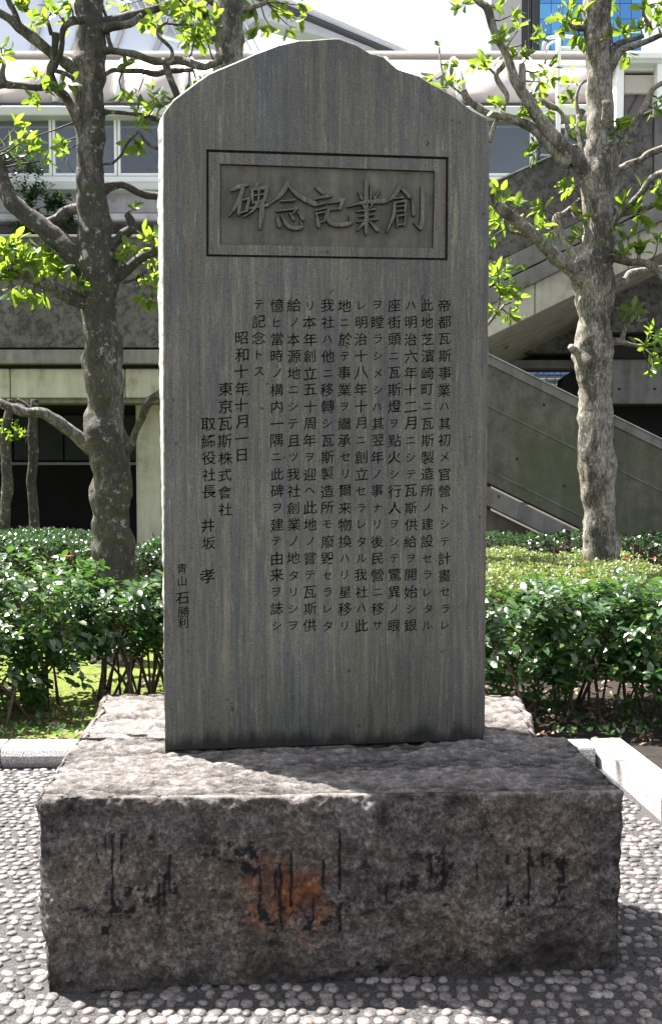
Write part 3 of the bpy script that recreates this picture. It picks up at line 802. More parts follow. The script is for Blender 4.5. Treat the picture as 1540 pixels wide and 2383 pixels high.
kerb((-3.0, 4.90, 0), (-1.663, 4.95, 0), .15, .105, 'granite kerb stone at the left edge of the picture past the joint')
kerb((-.612, 4.95, 0), (1.33, 4.95, 0), .15, .105, 'granite kerb stone behind the plinth, ending at the right corner', .01)
kerb((1.345, 5.095, 0), (1.415, 4.2, 0), .165, .106, 'sunlit granite kerb stone at the right corner running towards the viewer', .0, 1)
kerb((1.416, 4.192, 0), (1.52, 3.2, 0), .165, .106, 'granite kerb stone further forward at the right edge', .0, 1)

# ------------------------------------------------------------------ elevated walkway on the left
YB = 13.0
def zy(y, Y=YB): return at(770, y, Y).z
def xx(x, Y=YB): return at(x, 1070, Y).x
XL, XR = -16.0, 12.0
bridge = empty('elevated_walkway', (0, YB, 0), 'long concrete elevated walkway with windows and a curved canopy behind the trees', 'walkway')
def bandb(name, y0, y1, Ya, Yb_, mat, xl=XL, xr=XR, bev=.01):
    g = MB(); g.box(xl, xr, Ya, Yb_, zy(y1, Ya), zy(y0, Ya)); return g.build(name, mat, bridge, bev)
BX = xx(1150, 12.3)
bandb('parapet', 551, 809, 12.3, 12.55, M['conc_dark'], XL, xx(1180, 12.3))
bandb('parapet_lit_edge', 546, 551, 12.27, 12.7, M['conc_light'], XL, xx(1180, 12.3), .003)  # pale strip painting in the sunlit top edge
bandb('slab_edge', 813.5, 846, 12.27, 12.8, M['conc_mid'], XL, xx(1120, 12.3))
bandb('slab_recess', 846, 858, 12.45, 12.9, M['conc_void_shade'], XL, xx(1120, 12.3), 0)
x0 = XL
for xj in (-700, -430, -170, 27, 293, 440, 700, 960):
    x1 = xx(xj, 12.4); g = MB(); g.box(x0+.006, x1-.006, 12.4, 12.9, zy(926, 12.4), zy(858, 12.4)); g.build('beam_segment', M['conc_beige'], bridge, .012); x0 = x1
bandb('beam_chamfer', 926, 938, 12.47, 12.95, M['conc_mid'], XL, xx(960, 12.4))
# deck
g = MB(); g.box(XL, xx(1125), 12.95, 21.0, zy(932), zy(822)); g.build('deck', M['conc_void_shade'], bridge)
g = MB(); g.box(XL, xx(1150), 12.9, 14.6, zy(543)-.02, zy(547)); g.build('gutter', M['conc_mid'], bridge)
# inner wall
bandb('lower_wall', 514, 822, 13.2, 13.5, M['conc_dark'], XL, XR)
bandb('wall_ledge', 496, 514, 13.0, 13.6, M['conc_light'], XL, XR, .02)
bandb('upper_wall', 441, 496, 13.25, 13.6, M['conc_light'], XL, XR)
bandb('sill', 424, 441, 13.05, 13.5, M['palegreen'], XL, XR, .01)
bandb('sill_top', 410, 424, 13.15, 13.5, M['white'], XL, XR, .01)
bandb('head_beam', 246, 268, 13.0, 13.5, M['palegreen'], XL, XR, .01)
bandb('gutter_line', 239, 245, 13.03, 13.5, M['darkmetal'], XL, XR, 0)
# windows
def win(xa, xb, ya, yb, Y, kind, parent):
    g = MB(); fx = .035
    X0, X1, Z0, Z1 = xx(xa, Y), xx(xb, Y), zy(yb, Y), zy(ya, Y)
    for q in ((X0, X0+fx, Z0, Z1), (X1-fx, X1, Z0, Z1), (X0+fx, X1-fx, Z0, Z0+fx), (X0+fx, X1-fx, Z1-fx, Z1)):
        g.box(q[0], q[1], Y, Y+.06, q[2], q[3])
    w_ = g.build('window', M['white'], parent, .004)
    g = MB(); g.box(X0+fx+.001, X1-fx-.001, Y+.025, Y+.033, Z0+fx+.001, Z1-fx-.001); g.build('pane', M['glass'], w_)
    return w_
wx = [-760, -610, -460, -310, -160, -20, 132, 281, 430, 580, 730, 880, 1035, 1232, 1390, 1540, 1690]
for i in range(len(wx)-1):
    win(wx[i]+1, wx[i+1]-1, 269, 409, 13.18, 0, bridge)
# interior: dark louvred panels / pale panels alternate
for i in range(len(wx)-1):
    pale = wx[i] in (132, 1035)
    g = MB(); X0, X1 = xx(wx[i], 14), xx(wx[i+1], 14)
    g.box(X0, X1, 14.2, 14.3, zy(412, 14), zy(266, 14)); g.build('inner_panel', M['bluegrey'] if pale else M['brownblind'], bridge)
    if not pale:
        for k in range(5):
            g = MB(); xa = X0 + (X1-X0)*(k/5); dz = zy(270, 14)-zy(405, 14)
            g.prism([(xa, 14.185, zy(275, 14)), (xa+.02, 14.185, zy(275, 14)), (xa+.45, 14.185, zy(275, 14)-dz*.9), (xa+.43, 14.185, zy(275, 14)-dz*.9)], (0, .01, 0)); g.build('brace', M['darkmetal'], bridge)
# barrel canopy
def arc_pt(t, Y0=13.1):   # t 0..1 from eave to crown
    a = t*math.pi*.5; H = zy(120, 13.6)-zy(238, 13.1); D = 1.0
    return Y0 + D*(1-math.cos(a)), zy(238, 13.1) + H*math.sin(a)
mull = [-780, -620, -470, -318, -166, -14, 136, 279, 433, 585, 740, 900, 1064, 1240, 1400, 1560, 1700]
for i in range(len(mull)-1):
    X0, X1 = xx(mull[i])+.035, xx(mull[i+1])-.035; v = []; f = []
    for k in range(11):
        Y_, Z_ = arc_pt(k/10); v += [(X0, Y_, Z_), (X1, Y_, Z_), (X0, Y_+.03, Z_-.02), (X1, Y_+.03, Z_-.02)]
    for k in range(10):
        a = k*4; f += [[a, a+1, a+5, a+4], [a+2, a+6, a+7, a+3], [a, a+4, a+6, a+2], [a+1, a+3, a+7, a+5]]
    f += [[0, 2, 3, 1], [40, 41, 43, 42]]
    link('canopy_panel', mesh_py('canopy_panel', v, f), bridge, M['poly'], True)
for x in mull:
    pts = [(Vector((xx(x), *arc_pt(k/10))), .045) for k in range(11)]
    v, f = tube(pts, 6, 0); link('canopy_rib', mesh_py('canopy_rib', v, f), bridge, M['white'], True)
g = MB(); g.box(XL, XR, 14.1, 15.8, zy(124, 14.1), zy(118, 14.1)); g.build('canopy_top', M['white'], bridge)
g = MB(); g.box(XL, XR, 15.6, 15.8, zy(600, 15.6), zy(124, 14.1)-.01); g.build('rear_wall', M['ibrick'], bridge)
# pillars beneath
for xa, xb, w_ in ((316, 470, 0), (-520, -380, 0), (640, 760, 0)):
    g = MB(); g.box(xx(xa, 12.95), xx(xb, 12.95), 12.96, 13.7, -.1, zy(932)-.002); g.build('pillar', M['conc_beige'], bridge, .03)
# things in the dark under the deck
under = empty('undercroft_wall', (0, 19, 0), 'dark wall with grey panels in the shadow under the elevated walkway', 'wall')
g = MB(); g.box(XL-2, 3.3, 20.6, 20.9, -.2, 5); g.build('back_wall', M['conc_void_shade'], under)
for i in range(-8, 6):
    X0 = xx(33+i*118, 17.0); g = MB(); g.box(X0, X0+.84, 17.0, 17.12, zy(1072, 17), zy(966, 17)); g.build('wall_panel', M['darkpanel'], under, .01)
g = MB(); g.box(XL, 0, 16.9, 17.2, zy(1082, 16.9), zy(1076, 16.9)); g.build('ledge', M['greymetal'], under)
g = MB(); g.box(XL, 0.5, 17.2, 17.4, 0, zy(960, 17)+.8); g.build('dark_backing', M['conc_void_shade'], under)
g = MB(); g.box(XL-.2, XL, 12.9, 21, -.2, zy(930)); g.build('end_wall', M['conc_void_shade'], under)

# planter shrubs on the walkway, far left
# (built with the foliage below)

# ------------------------------------------------------------------ staircase on the right
stair = empty('concrete_staircase', (at(1340, 1270, 10.6).x, 10.6, 0), 'weathered concrete staircase with two sloping parapets behind the right tree', 'staircase')
def poly(name, pts, Y, depth, mat, bev=.008, parent=stair):
    g = MB(); g.prism([at(x, y, Y) for x, y in pts], (0, depth, 0)); return g.build(name, mat, parent, bev)
sl = -.454
up = lambda x, x0, y0, s: (x, y0 + (x-x0)*s)
XA, XB = 1090, 1620
poly('upper_parapet', [up(XA,1143,427,sl), up(1518,1143,427,sl), up(1518,1140,617,-.485), up(XA,1140,617,-.485)], 11.0, .3, M['conc_dark'])
poly('upper_parapet', [up(1520,1143,430,sl), up(2200,1143,430,sl), up(2200,1140,617,-.485), up(1520,1140,617,-.485)], 11.04, .3, M['conc_mid'])
poly('parapet_lit_edge', [up(XA,1143,423,sl), up(1519,1143,423,sl), up(1519,1143,426.5,sl), up(XA,1143,426.5,sl)], 10.97, .38, M['conc_light'], 0)  # bright top line painted as a pale sunlit strip
poly('parapet_foot', [up(XA,1140,617.5,-.485), up(2200,1140,617.5,-.485), up(2200,1140,666,-.49), up(XA,1140,666,-.49)], 10.99, .3, M['conc_mid'])
poly('upper_string', [up(XA,1140,669.5,-.49), up(2200,1140,669.5,-.49), up(2200,1137,710,-.49), up(XA,1137,710,-.49)], 10.95, .4, M['conc_mid'])
for xa, xb in ((XA, 1243), (1245, 1460), (1462, 2200)):
    poly('sloping_beam', [up(xa,1137,711,-.49), up(xb,1137,711,-.49), up(xb,1134,785,-.485), up(xa,1134,785,-.485)], 11.02, .4, M['conc_beige'])
# flight soffit: sloping slab going back
g = MB()
a, b_ = at(*up(XA,1134,785,-.485), 11.02)+Vector((0, .41, .004)), at(*up(2200,1134,785,-.485), 11.02)+Vector((0, .41, .004))
g.hexa([a, b_, b_+Vector((0, 2.4, -.45)), a+Vector((0, 2.4, -.45)), a+Vector((0, 0, .3)), b_+Vector((0, 0, .3)), b_+Vector((0, 2.4, .1)), a+Vector((0, 2.4, .1))])
g.build('flight_soffit', M['conc_beige'], stair)
# the steps themselves, seen only from the side: treads between the parapets
for k in range(24):
    a = at(*up(XA+k*42, 1143, 560, sl), 11.3)
    g = MB(); g.box(a.x, a.x+.22, 11.3, 12.6, a.z-.12, a.z+.02); g.build('step', M['conc_mid'], stair)
# landing and beams in the shade
g = MB(); g.box(at(1060, 800, 13.6).x, at(1430, 800, 13.6).x, 13.6, 14.3, at(1200, 856, 13.6).z, at(1200, 640, 13.6).z); g.build('landing_void_box', M['conc_void_shade'], stair)  # black box put in for the shaded void under the flight
g = MB(); g.box(at(1180, 800, 13.4).x, at(1345, 800, 13.4).x, 13.4, 13.6, at(1200, 857, 13.4).z, at(1200, 838, 13.4).z); g.build('landing_edge', M['conc_mid'], stair)
g = MB(); g.box(at(1424, 800, 12.6).x, at(2200, 800, 12.6).x, 12.6, 13.1, at(1500, 940, 12.6).z, at(1500, 835, 12.6).z); g.build('cross_wall', M['conc_mid'], stair, .01)
g = MB(); g.box(at(1424, 800, 12.5).x, at(2200, 800, 12.5).x, 12.55, 13.1, at(1500, 834, 12.5).z, at(1500, 778, 12.5).z); g.build('cross_beam', M['conc_void_shade'], stair, .01)
g = MB(); g.box(at(1424, 800, 12.3).x, at(2200, 800, 12.3).x, 12.35, 13.1, at(1500, 772, 12.3).z, at(1500, 640, 12.3).z); g.build('cross_beam', M['conc_dark'], stair, .01)
g = MB(); g.box(at(1424, 800, 13.5).x, at(2200, 800, 13.5).x, 13.5, 13.8, -.1, at(1500, 940, 13.5).z); g.build('rear_wall', M['conc_void_shade'], stair)
poly('dark_haunch', [(1299,925),(1310,880),(1345,858),(1345,950)], 13.3, .3, M['conc_void_shade'], 0)
for (hx, hy) in ((1440, 905), (1522, 905)):
    v, f = tube([(at(hx, hy, 12.59), .018), (at(hx, hy, 12.62), .018)], 8, 0); link('tie_hole', mesh_py('tie_hole', v, f), stair, M['holes'])
# lower flight
sd_ = .492
poly('lower_parapet', [up(XA,1140,850,sd_), up(2200,1140,850,sd_), up(2200,1140,1127,sd_), up(XA,1140,1127,sd_)], 10.5, .3, M['conc_moss'])
poly('lower_parapet_cap', [up(XA,1140,826.5,sd_), up(2200,1140,826.5,sd_), up(2200,1140,850,sd_), up(XA,1140,850,sd_)], 10.485, .32, M['conc_mid'], .006)
poly('cap_lit_edge', [up(XA,1140,823.5,sd_), up(2200,1140,823.5,sd_), up(2200,1140,826.5,sd_), up(XA,1140,826.5,sd_)], 10.47, .36, M['conc_light'], 0)  # thin sunlit edge of the coping painted as a pale strip
poly('lower_string', [up(XA,1137,1133,sd_), up(2200,1137,1133,sd_), up(2200,1134,1177,sd_), up(XA,1134,1177,sd_)], 10.47, .34, M['conc_mid'])
poly('support_wall', [up(XA,1134,1184,sd_), up(2200,1134,1184,sd_), (2200, 1950), (XA, 1420)], 10.60, .3, M['conc_moss'])
for yj in (1070, 1090):
    pass
for dy in (945, 1095):   # board marks proud of the face
    poly('board_mark', [up(XA,1140,dy,sd_), up(2200,1140,dy,sd_), up(2200,1140,dy+2.5,sd_), up(XA,1140,dy+2.5,sd_)], 10.492, .01, M['conc_mid'], 0)
for (hx, hy) in ((1265, 942), (1202, 1068), (1312, 1131), (1426, 1024), (1160, 1155)):
    v, f = tube([(at(hx, hy, 10.462 if hy > 1140 else 10.49), .014), (at(hx, hy, 10.52), .014)], 8, 0); link('tie_hole', mesh_py('tie_hole', v, f), stair, M['holes'])

# ------------------------------------------------------------------ building at the upper right
ub = empty('upper_right_pavilion', (at(1480, 300, 12.8).x, 12.8, 0), 'white posted pavilion with beige panels at the upper right beside the ladder', 'building')
def ubox(name, xa, xb, ya, yb, Ya, Yb_, mat, par=ub, bev=.006):
    g = MB(); g.box(at(xa, 1070, Ya).x, at(xb, 1070, Ya).x, Ya, Yb_, at(770, yb, Ya).z, at(770, ya, Ya).z); return g.build(name, mat, par, bev)
ubox('post', 1421, 1438, 118, 330, 12.5, 12.7, M['white']); ubox('post', 1514, 1545, 105, 330, 12.45, 12.7, M['white'])
ubox('post', 1640, 1660, 105, 330, 12.45, 12.7, M['white'])
ubox('fascia', 1405, 1700, 134, 146, 12.45-.02, 13, M['palegreen']); ubox('fascia', 1405, 1700, 146, 163, 12.53, 13, M['palegreen'])
ubox('fascia', 1405, 1700, 120, 134, 12.4, 13, M['white'])
ubox('shadow_gap', 1405, 1700, 163, 174, 12.66, 13, M['darkmetal']); ubox('beige_panel', 1438.5, 1513.5, 174, 217, 12.58, 13, M['beigepanel']); ubox('beige_panel', 1546, 1700, 174, 217, 12.58, 13, M['beigepanel'])
ubox('window', 1438.5, 1513.5, 218, 330, 12.64, 12.7, M['brownblind'])
g = MB(); g.prism([at(x, y, 12.61) for x, y in ((1440,298),(1443,298),(1486,219),(1483,219))], (0, .02, 0)); g.build('diagonal_brace', M['darkmetal'], ub)

# ladder with safety hoops
lad = empty('caged_ladder', at(1300, 380, 12.4), 'white steel ladder with curved top hoops climbing to the canopy', 'ladder')
def rod(name, pts, r_, mat, par, segs=8):
    v, f = tube([(p, r_) for p in pts], segs, 0); return link(name, mesh_py(name, v, f), par, mat, True)
YL = 12.6
for x in (1298, 1372):
    rod('rail', [at(x, 395, YL), at(x, 240, YL), at(x, 105, YL), at(x, 88, YL+.02), at(x, 82, YL+.15), at(x, 84, YL+.5)], .030, M['white'], lad)
for y in (112, 154, 199, 247, 294, 340, 385):
    rod('rung', [at(1298, y, YL), at(1372, y, YL)], .022, M['white'], lad)
rod('hoop', [at(1262, 118, YL-.3), at(1266, 98, YL-.3), at(1276, 88, YL-.3), at(1298, 84, YL-.2), at(1340, 86, YL)], .020, M['white'], lad)
rod('hoop', [at(1270, 122, YL-.25), at(1275, 105, YL-.25), at(1286, 98, YL-.25), at(1300, 97, YL-.1)], .016, M['white'], lad)

# ------------------------------------------------------------------ roofs over the walkway, upper left
rf = empty('station_roof', at(500, 60, 17), 'grey metal station roof sloping down behind the walkway canopy', 'roof')
def rpoly(name, pts, Y, dep, mat, dz=0):
    g = MB(); g.prism([at(x, y, Y) for x, y in pts], (0, dep, dz)); return g.build(name, mat, rf, .01)
rpoly('soffit', [(-400,-260),(-400,150),(330,150),(512,128),(330,72),(240,-40)], 17.0, 3, M['bluegrey'], 0)
rpoly('eave', [(-400,-262),(240,-42),(332,66),(516,122),(516,129),(330,74),(238,-36),(-400,-250)], 16.9, .3, M['palegreen'])
rpoly('roof_slope', [(230,-120),(560,-60),(968,124),(880,124),(600,40),(516,118),(336,62)], 18.0, .5, M['roofgrey'])
rpoly('fascia', [(560,-64),(968,119),(968,125),(556,-54)], 17.8, .1, M['white'])
rpoly('fascia', [(540,-44),(930,121),(918,124),(532,-34)], 17.85, .3, M['darkmetal'])
for k in range(14):    # corrugations
    rpoly('corrugation', [(262+k*20,-100+k*5),(266+k*20,-100+k*5),(350+k*20,62+k*5),(346+k*20,62+k*5)], 17.93, .05, M['palegreen'])
for k in range(5):
    rpoly('rafter', [(60+k*95,150-k*4),(72+k*95,150-k*4),(120+k*95,-40+k*22),(112+k*95,-40+k*22)], 16.93, .07, M['greymetal'])

# ------------------------------------------------------------------ far glass buildings
tower = empty('glass_tower', at(1345, 600, 70), 'blue glass office tower rising behind the canopy at the upper right', 'building')
g = MB(); g.box(at(1240, 0, 70).x, at(1476, 0, 70).x, 70.1, 84, 0, at(770, -400, 70).z); g.build('core', M['darkmetal'], tower)
g = MB(); g.box(at(1217, 0, 70).x, at(1240, 0, 70).x, 70.6, 84, 0, at(770, -400, 70).z); g.build('side_wall', M['darkmetal'], tower)
pwx = [1244 + 26*i for i in range(10)]
for i in range(9):
    for j in range(-5, 4):
        ubox('glass_panel', pwx[i]+.6, pwx[i+1]-.6 if i < 8 else 1476, 8+j*36+.6, 8+(j+1)*36-.6, 70.0, 70.1, M['blueglass'], tower, 0)
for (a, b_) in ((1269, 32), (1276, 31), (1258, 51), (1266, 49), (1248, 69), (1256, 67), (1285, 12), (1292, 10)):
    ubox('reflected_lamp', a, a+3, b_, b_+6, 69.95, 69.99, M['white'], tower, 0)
for k in range(6):
    ubox('side_fin', 1218+k*4, 1218.6+k*4, -400, 125, 70.5, 70.6, M['greymetal'], tower, 0)
low = empty('distant_glass_front', at(1270, 875, 34), 'distant blue and white building front glimpsed through the gap under the landing', 'building')
ubox('wall', 1130, 1440, 820, 1010, 34.1, 36, M['ibrick'], low, 0)
for i in range(9):
    ubox('glass_panel', 1236+i*13, 1247+i*13, 858, 871, 34.0, 34.08, M['blueglass'], low, 0)
for j, y in enumerate((873, 880, 887, 894, 903, 912)):
    ubox('rail', 1150, 1420, y, y+2.2, 33.9, 33.98, M['white'] if j % 2 else M['darkmetal'], low, 0)
for i in range(10):
    ubox('post', 1212+i*19, 1213.2+i*19, 856, 930, 33.8, 33.88, M['darkmetal'], low, 0)

# ------------------------------------------------------------------ foliage machinery
def leaf_template(kind):
    if kind == 'big':
        ts = ((.25, .12, .03), (.55, .19, .045), (.82, .13, .02))
    else:
        ts = ((.35, .20, .04), (.72, .19, .03))
    v = [(0, 0, 0)]; f = []
    for t, w, h in ts:
        dr = -.22*t*t
        v += [(t, w, dr+h), (t, 0, dr), (t, -w, dr+h)]
    v.append((1, 0, -.24)); last = len(v)-1
    f += [(0, 2, 1), (0, 3, 2)]
    for i in range(len(ts)-1):
        a = 1+3*i; b_ = a+3
        f += [(a, a+1, b_+1), (a, b_+1, b_), (a+1, a+2, b_+2), (a+1, b_+2, b_+1)]
    a = 1+3*(len(ts)-1)
    f += [(a, a+1, last), (a+1, a+2, last)]
    return np.array(v, np.float32), np.array(f, np.int32)
TB, TS = leaf_template('big'), leaf_template('small')
def leaf_frame(d, up_):
    d = d/np.linalg.norm(d); u = up_ - d*np.dot(up_, d); nu = np.linalg.norm(u)
    if nu < 1e-3: u = np.array([1., 0, 0]) - d*d[0]; nu = np.linalg.norm(u)
    u = u/nu; w = np.cross(u, d)
    return np.stack([d, w, u], 1)
def leaves_to_objects(name, L, tmpl, mat, parent, nobj, keyf=None, stuff='foliage', wscale=1.0):
    """L: list of (pos, frame3x3, size). The nobj that show largest become objects, the rest one mesh."""
    if keyf is None:
        def keyf(q):
            X, Y_, d = proj(q[0]); 
            return (0 if (-20 < X < 1560 and -20 < Y_ < 2400) else 1, d/q[2])
    idx = sorted(range(len(L)), key=lambda i: keyf(L[i]))
    own = idx[:nobj]; rest = idx[nobj:]
    me = mesh_tri(name, tmpl[0]*np.array([1, wscale, 1], np.float32), tmpl[1]); me.shade_smooth(); me.materials.append(mat)
    for i in own:
        p, fr_, s = L[i]
        o = bpy.data.objects.new(name, me); C.objects.link(o); o.parent = parent
        m4 = Matrix([[*(fr_[r]*s), p[r]-parent.location[r]] for r in range(3)] + [[0, 0, 0, 1]])
        o.matrix_local = m4
    if rest:
        P = np.array([L[i][0] for i in rest], np.float32); FR = np.array([L[i][1] for i in rest], np.float32); S = np.array([L[i][2] for i in rest], np.float32)
        tv = tmpl[0]*np.array([1, wscale, 1], np.float32)
        V = np.einsum('nij,kj->nki', FR, tv)*S[:, None, None] + P[:, None, :]
        V -= np.array(parent.location, np.float32)
        k = len(tv); T = tmpl[1][None] + (np.arange(len(rest))*k)[:, None, None]
        me2 = mesh_tri(stuff, V.reshape(-1, 3), T.reshape(-1, 3))
        a_ = me2.attributes.new('tint', 'FLOAT', 'POINT'); a_.data.foreach_set('value', np.repeat(rng.random(len(rest)).astype(np.float32), k))
        me2.shade_smooth(); me2.materials.append(mat)
        o = bpy.data.objects.new(stuff, me2); C.objects.link(o); o.parent = parent; o['kind'] = 'stuff'
def rand_unit():
    q = rng.normal(size=3); return q/np.linalg.norm(q)
def rosette(L, p, axis, n_, size, spread=1.0, droop=.15, jit=0):
    p0 = p
    axis = axis/np.linalg.norm(axis)
    t = np.cross(axis, [0.3, 1, 0.2]); t /= np.linalg.norm(t); b2 = np.cross(axis, t); ph = rng.random()*6.28
    for i in range(n_):
        if jit: p = np.array(p0) + rng.normal(size=3)*jit
        a = ph + i*2.4; el = (.15 + .85*rng.random())*spread
        d = axis*math.cos(el*1.25) + (t*math.cos(a)+b2*math.sin(a))*math.sin(el*1.25)
        d = d + np.array([0, 0, -droop]) + rng.normal(size=3)*.12
        L.append((np.array(p)+d*.01*rng.random(), leaf_frame(d, axis + rng.normal(size=3)*.35), size*rng.uniform(.65, 1.15)))
def sprig(L, p, axis, n_, size, length, droop=.1):
    axis = axis/np.linalg.norm(axis)
    t = np.cross(axis, [0.31, .2, .9]); t /= np.linalg.norm(t); b2 = np.cross(axis, t)
    for i in range(n_):
        q = np.array(p) + axis*length*(i/max(1, n_-1)-.8)
        a = i*2.4 + rng.random()
        d = axis*.55 + (t*math.cos(a)+b2*math.sin(a)) + np.array([0, 0, .1-droop]) + rng.normal(size=3)*.15
        L.append((q, leaf_frame(d, np.array([0, 0, 1.]) + axis*.4 + rng.normal(size=3)*.4), size*rng.uniform(.6, 1.15)))

# ------------------------------------------------------------------ traced trees
def tree(name, label, group, Y0, trunk, branches, clusters, leafsize, seed, zbase, twigmat=None, extra_top=None, nleaf=300, bark='bark'):
    random.seed(seed)
    base = at(trunk[-1][0], trunk[-1][1], Y0); base.z = zbase
    root = empty(name, base, label, 'tree', group)
    pts = [(at(x, y, Y0), r_*Y0/F) for x, y, r_ in crom(trunk, 6)]
    pts.append((Vector((base.x, Y0, zbase)), pts[-1][1]*1.25)); pts.append((Vector((base.x, Y0, zbase-.15)), pts[-1][1]*1.4))
    v, f = tube(pts, 26, .20, 7, seed); link('trunk', mesh_py('trunk', v, f), root, M[bark], True)
    samples = [(x, y, Y0) for x, y, r_ in crom(trunk, 6)]
    def nearY(x, y):
        s = min(samples, key=lambda q: (q[0]-x)**2+(q[1]-y)**2); return s
    for br_ in branches:
        s = nearY(br_[0][0], br_[0][1]); Ys = s[2]; dY = random.uniform(-.55, .35)
        P = crom(br_, 5); L_ = [0]
        for i in range(1, len(P)): L_.append(L_[-1]+math.hypot(P[i][0]-P[i-1][0], P[i][1]-P[i-1][1]))
        pp = []
        for (x, y, r_), q in zip(P, L_):
            Yq = Ys + dY*min(1, q/260.0); pp.append((at(x, y, Yq), max(.003, r_*Yq/F))); samples.append((x, y, Yq))
        v, f = tube(pp, 9, .16, 14, seed); link('branch', mesh_py('branch', v, f), root, M[bark], True)
    LV = []
    for (x, y, n_) in clusters:
        s = nearY(x, y); d2 = math.hypot(s[0]-x, s[1]-y); Yc = s[2] + random.uniform(-.12, .12)
        p = at(x, y, Yc)
        if d2 > 10:
            a = at(s[0], s[1], s[2]); mid = a.lerp(p, .5) + Vector((random.uniform(-.02, .02), 0, random.uniform(-.03, .01)))
            v, f = tube([(a, .007), (mid, .006), (p, .004)], 6, .1, 20, seed); link('twig', mesh_py('twig', v, f), root, M['twig'], True)
            ax = np.array(p-a) + np.array([0, 0, .25])*d2*.003
        else: ax = np.array([0, 0, 1.]) + rng.normal(size=3)*.4
        ax = ax/np.linalg.norm(ax) + rng.normal(size=3)*.25
        rosette(LV, np.array(p), ax, n_+3, leafsize, jit=.018)
    if extra_top:
        for (px_, py_, pz_, n_) in extra_top:
            rosette(LV, np.array([px_, py_, pz_]), np.array([0, 0, 1.])+rng.normal(size=3)*.5, n_, leafsize)
    leaves_to_objects('leaf', LV, TB, M['treeleaf'], root, nleaf, wscale=1.12)
    return root

def Z1(l_): return [(x*.3439, y*.3439, n_) for x, y, n_ in l_]
def Z2(l_): return [(x*.2534, 557.5+y*.2534, n_) for x, y, n_ in l_]
def Z5(l_): return [(989.5+x*.3575, y*.3575, n_) for x, y, n_ in l_]
def Z6(l_): return [(1115+x*.276, 557.5+y*.276, n_) for x, y, n_ in l_]

TRUNK_L = [(203,-420,22),(205,-200,27),(206,0,31),(211,50,32),(212,103,33),(210,155,36),(205,206,32),(211,258,34),(210,310,32),(208,378,32),(211,430,35),(222,516,36),(222,585,42),(229,620,49),(233,659,46),(231,735,36),(243,798,43),(241,836,46),(244,912,42),(245,963,44),(246,1013,51),(255,1051,50),(260,1102,45),(256,1153,49),(261,1203,42),(264,1279,47),(265,1330,44),(265,1381,45),(264,1450,47),(262,1510,52)]
BR_L = [
 [(200,185,18),(182,172,16),(148,141,13),(113,117,12),(79,89,13),(45,62,12),(20,41,10),(-30,15,9)],
 [(45,62,9),(34,28,7),(20,0,7),(8,-35,6)],
 [(212,345,12),(193,310,11),(179,275,11),(168,251,11),(148,220,11),(127,199,11),(118,165,9),(126,137,8),(129,103,8),(130,78,9)],
 [(127,201,8),(86,203,8),(45,198,8),(12,195,9),(5,172,7),(10,148,5),(-2,134,4)],[(14,196,8),(-20,206,7)],
 [(128,160,6),(140,128,6),(145,103,6),(148,69,7),(165,50,9),(195,45,10)],
 [(128,165,5),(150,170,5),(170,182,5)],
 [(215,62,18),(240,55,15),(275,45,12),(327,32,11),(361,21,9),(402,9,8),(430,-20,6)],
 [(220,72,14),(250,64,11),(302,55,8),(330,36,7)],
 [(215,118,14),(243,118,9),(275,120,8),(316,127,8),(354,141,9),(389,144,8),(420,141,9),(454,151,9),(478,156,8),(496,148,8),(518,142,6)],
 [(262,118,5),(252,86,5),(251,52,4),(241,21,4),(228,-8,4)],
 [(215,180,10),(246,172,5),(265,163,5),(292,165,5),(327,165,6),(361,172,7),(392,165,7),(450,163,4)],
 [(385,146,8),(396,182,8),(409,213,8),(420,250,7)],
 [(399,142,4),(399,114,4),(371,86,4),(368,69,4),(384,55,3)],
 [(215,262,14),(243,261,8),(261,261,5),(310,265,5),(344,272,6),(390,283,6)],
 [(215,390,5),(240,382,3),(261,380,3),(282,361,3),(299,330,3),(323,306,3)],[(323,306,3),(344,334,4),(372,348,4)],
 [(220,450,18),(245,440,13),(261,433,10),(285,430,9),(316,444,9),(340,454,9),(372,456,9),(400,462,8)],
 [(215,640,30),(185,610,27),(144,567,24),(103,533,22),(62,499,21),(28,471,20),(14,440,18),(7,413,14),(3,385,12),(-12,355,9)],
 [(215,480,14),(188,483,13),(158,492,13),(138,510,14),(112,518,12)],
 [(235,595,16),(255,580,13),(270,562,11),(285,547,11),(306,533,11),(305,515,11),(296,498,8)],
 [(225,715,20),(200,705,18),(152,687,17),(114,664,16),(76,646,15),(46,636,14),(13,643,11),(-20,640,9)],
 [(250,652,24),(275,640,17),(296,628,13),(317,608,12),(340,593,11),(370,583,11),(400,573,10)],
 [(285,658,4),(312,651,3),(337,634,3),(355,623,3)],
 [(240,1055,28),(205,1035,20),(180,1015,15),(150,993,14),(125,975,14),(96,960,12),(63,960,11),(38,953,12),(15,945,11),(-15,928,10)],
 [(280,1060,16),(302,1040,11),(317,1001,8),(329,975,9),(340,948,10),(350,932,9),(370,915,8),(400,900,7)],
 [(200,-60,16),(150,-140,12),(90,-210,9)],[(205,-120,14),(270,-200,11),(340,-260,8)],[(204,-260,12),(160,-340,9),(110,-400,6)],
 [(60,25,5),(70,-30,4)],[(120,80,5),(112,50,4)],
]
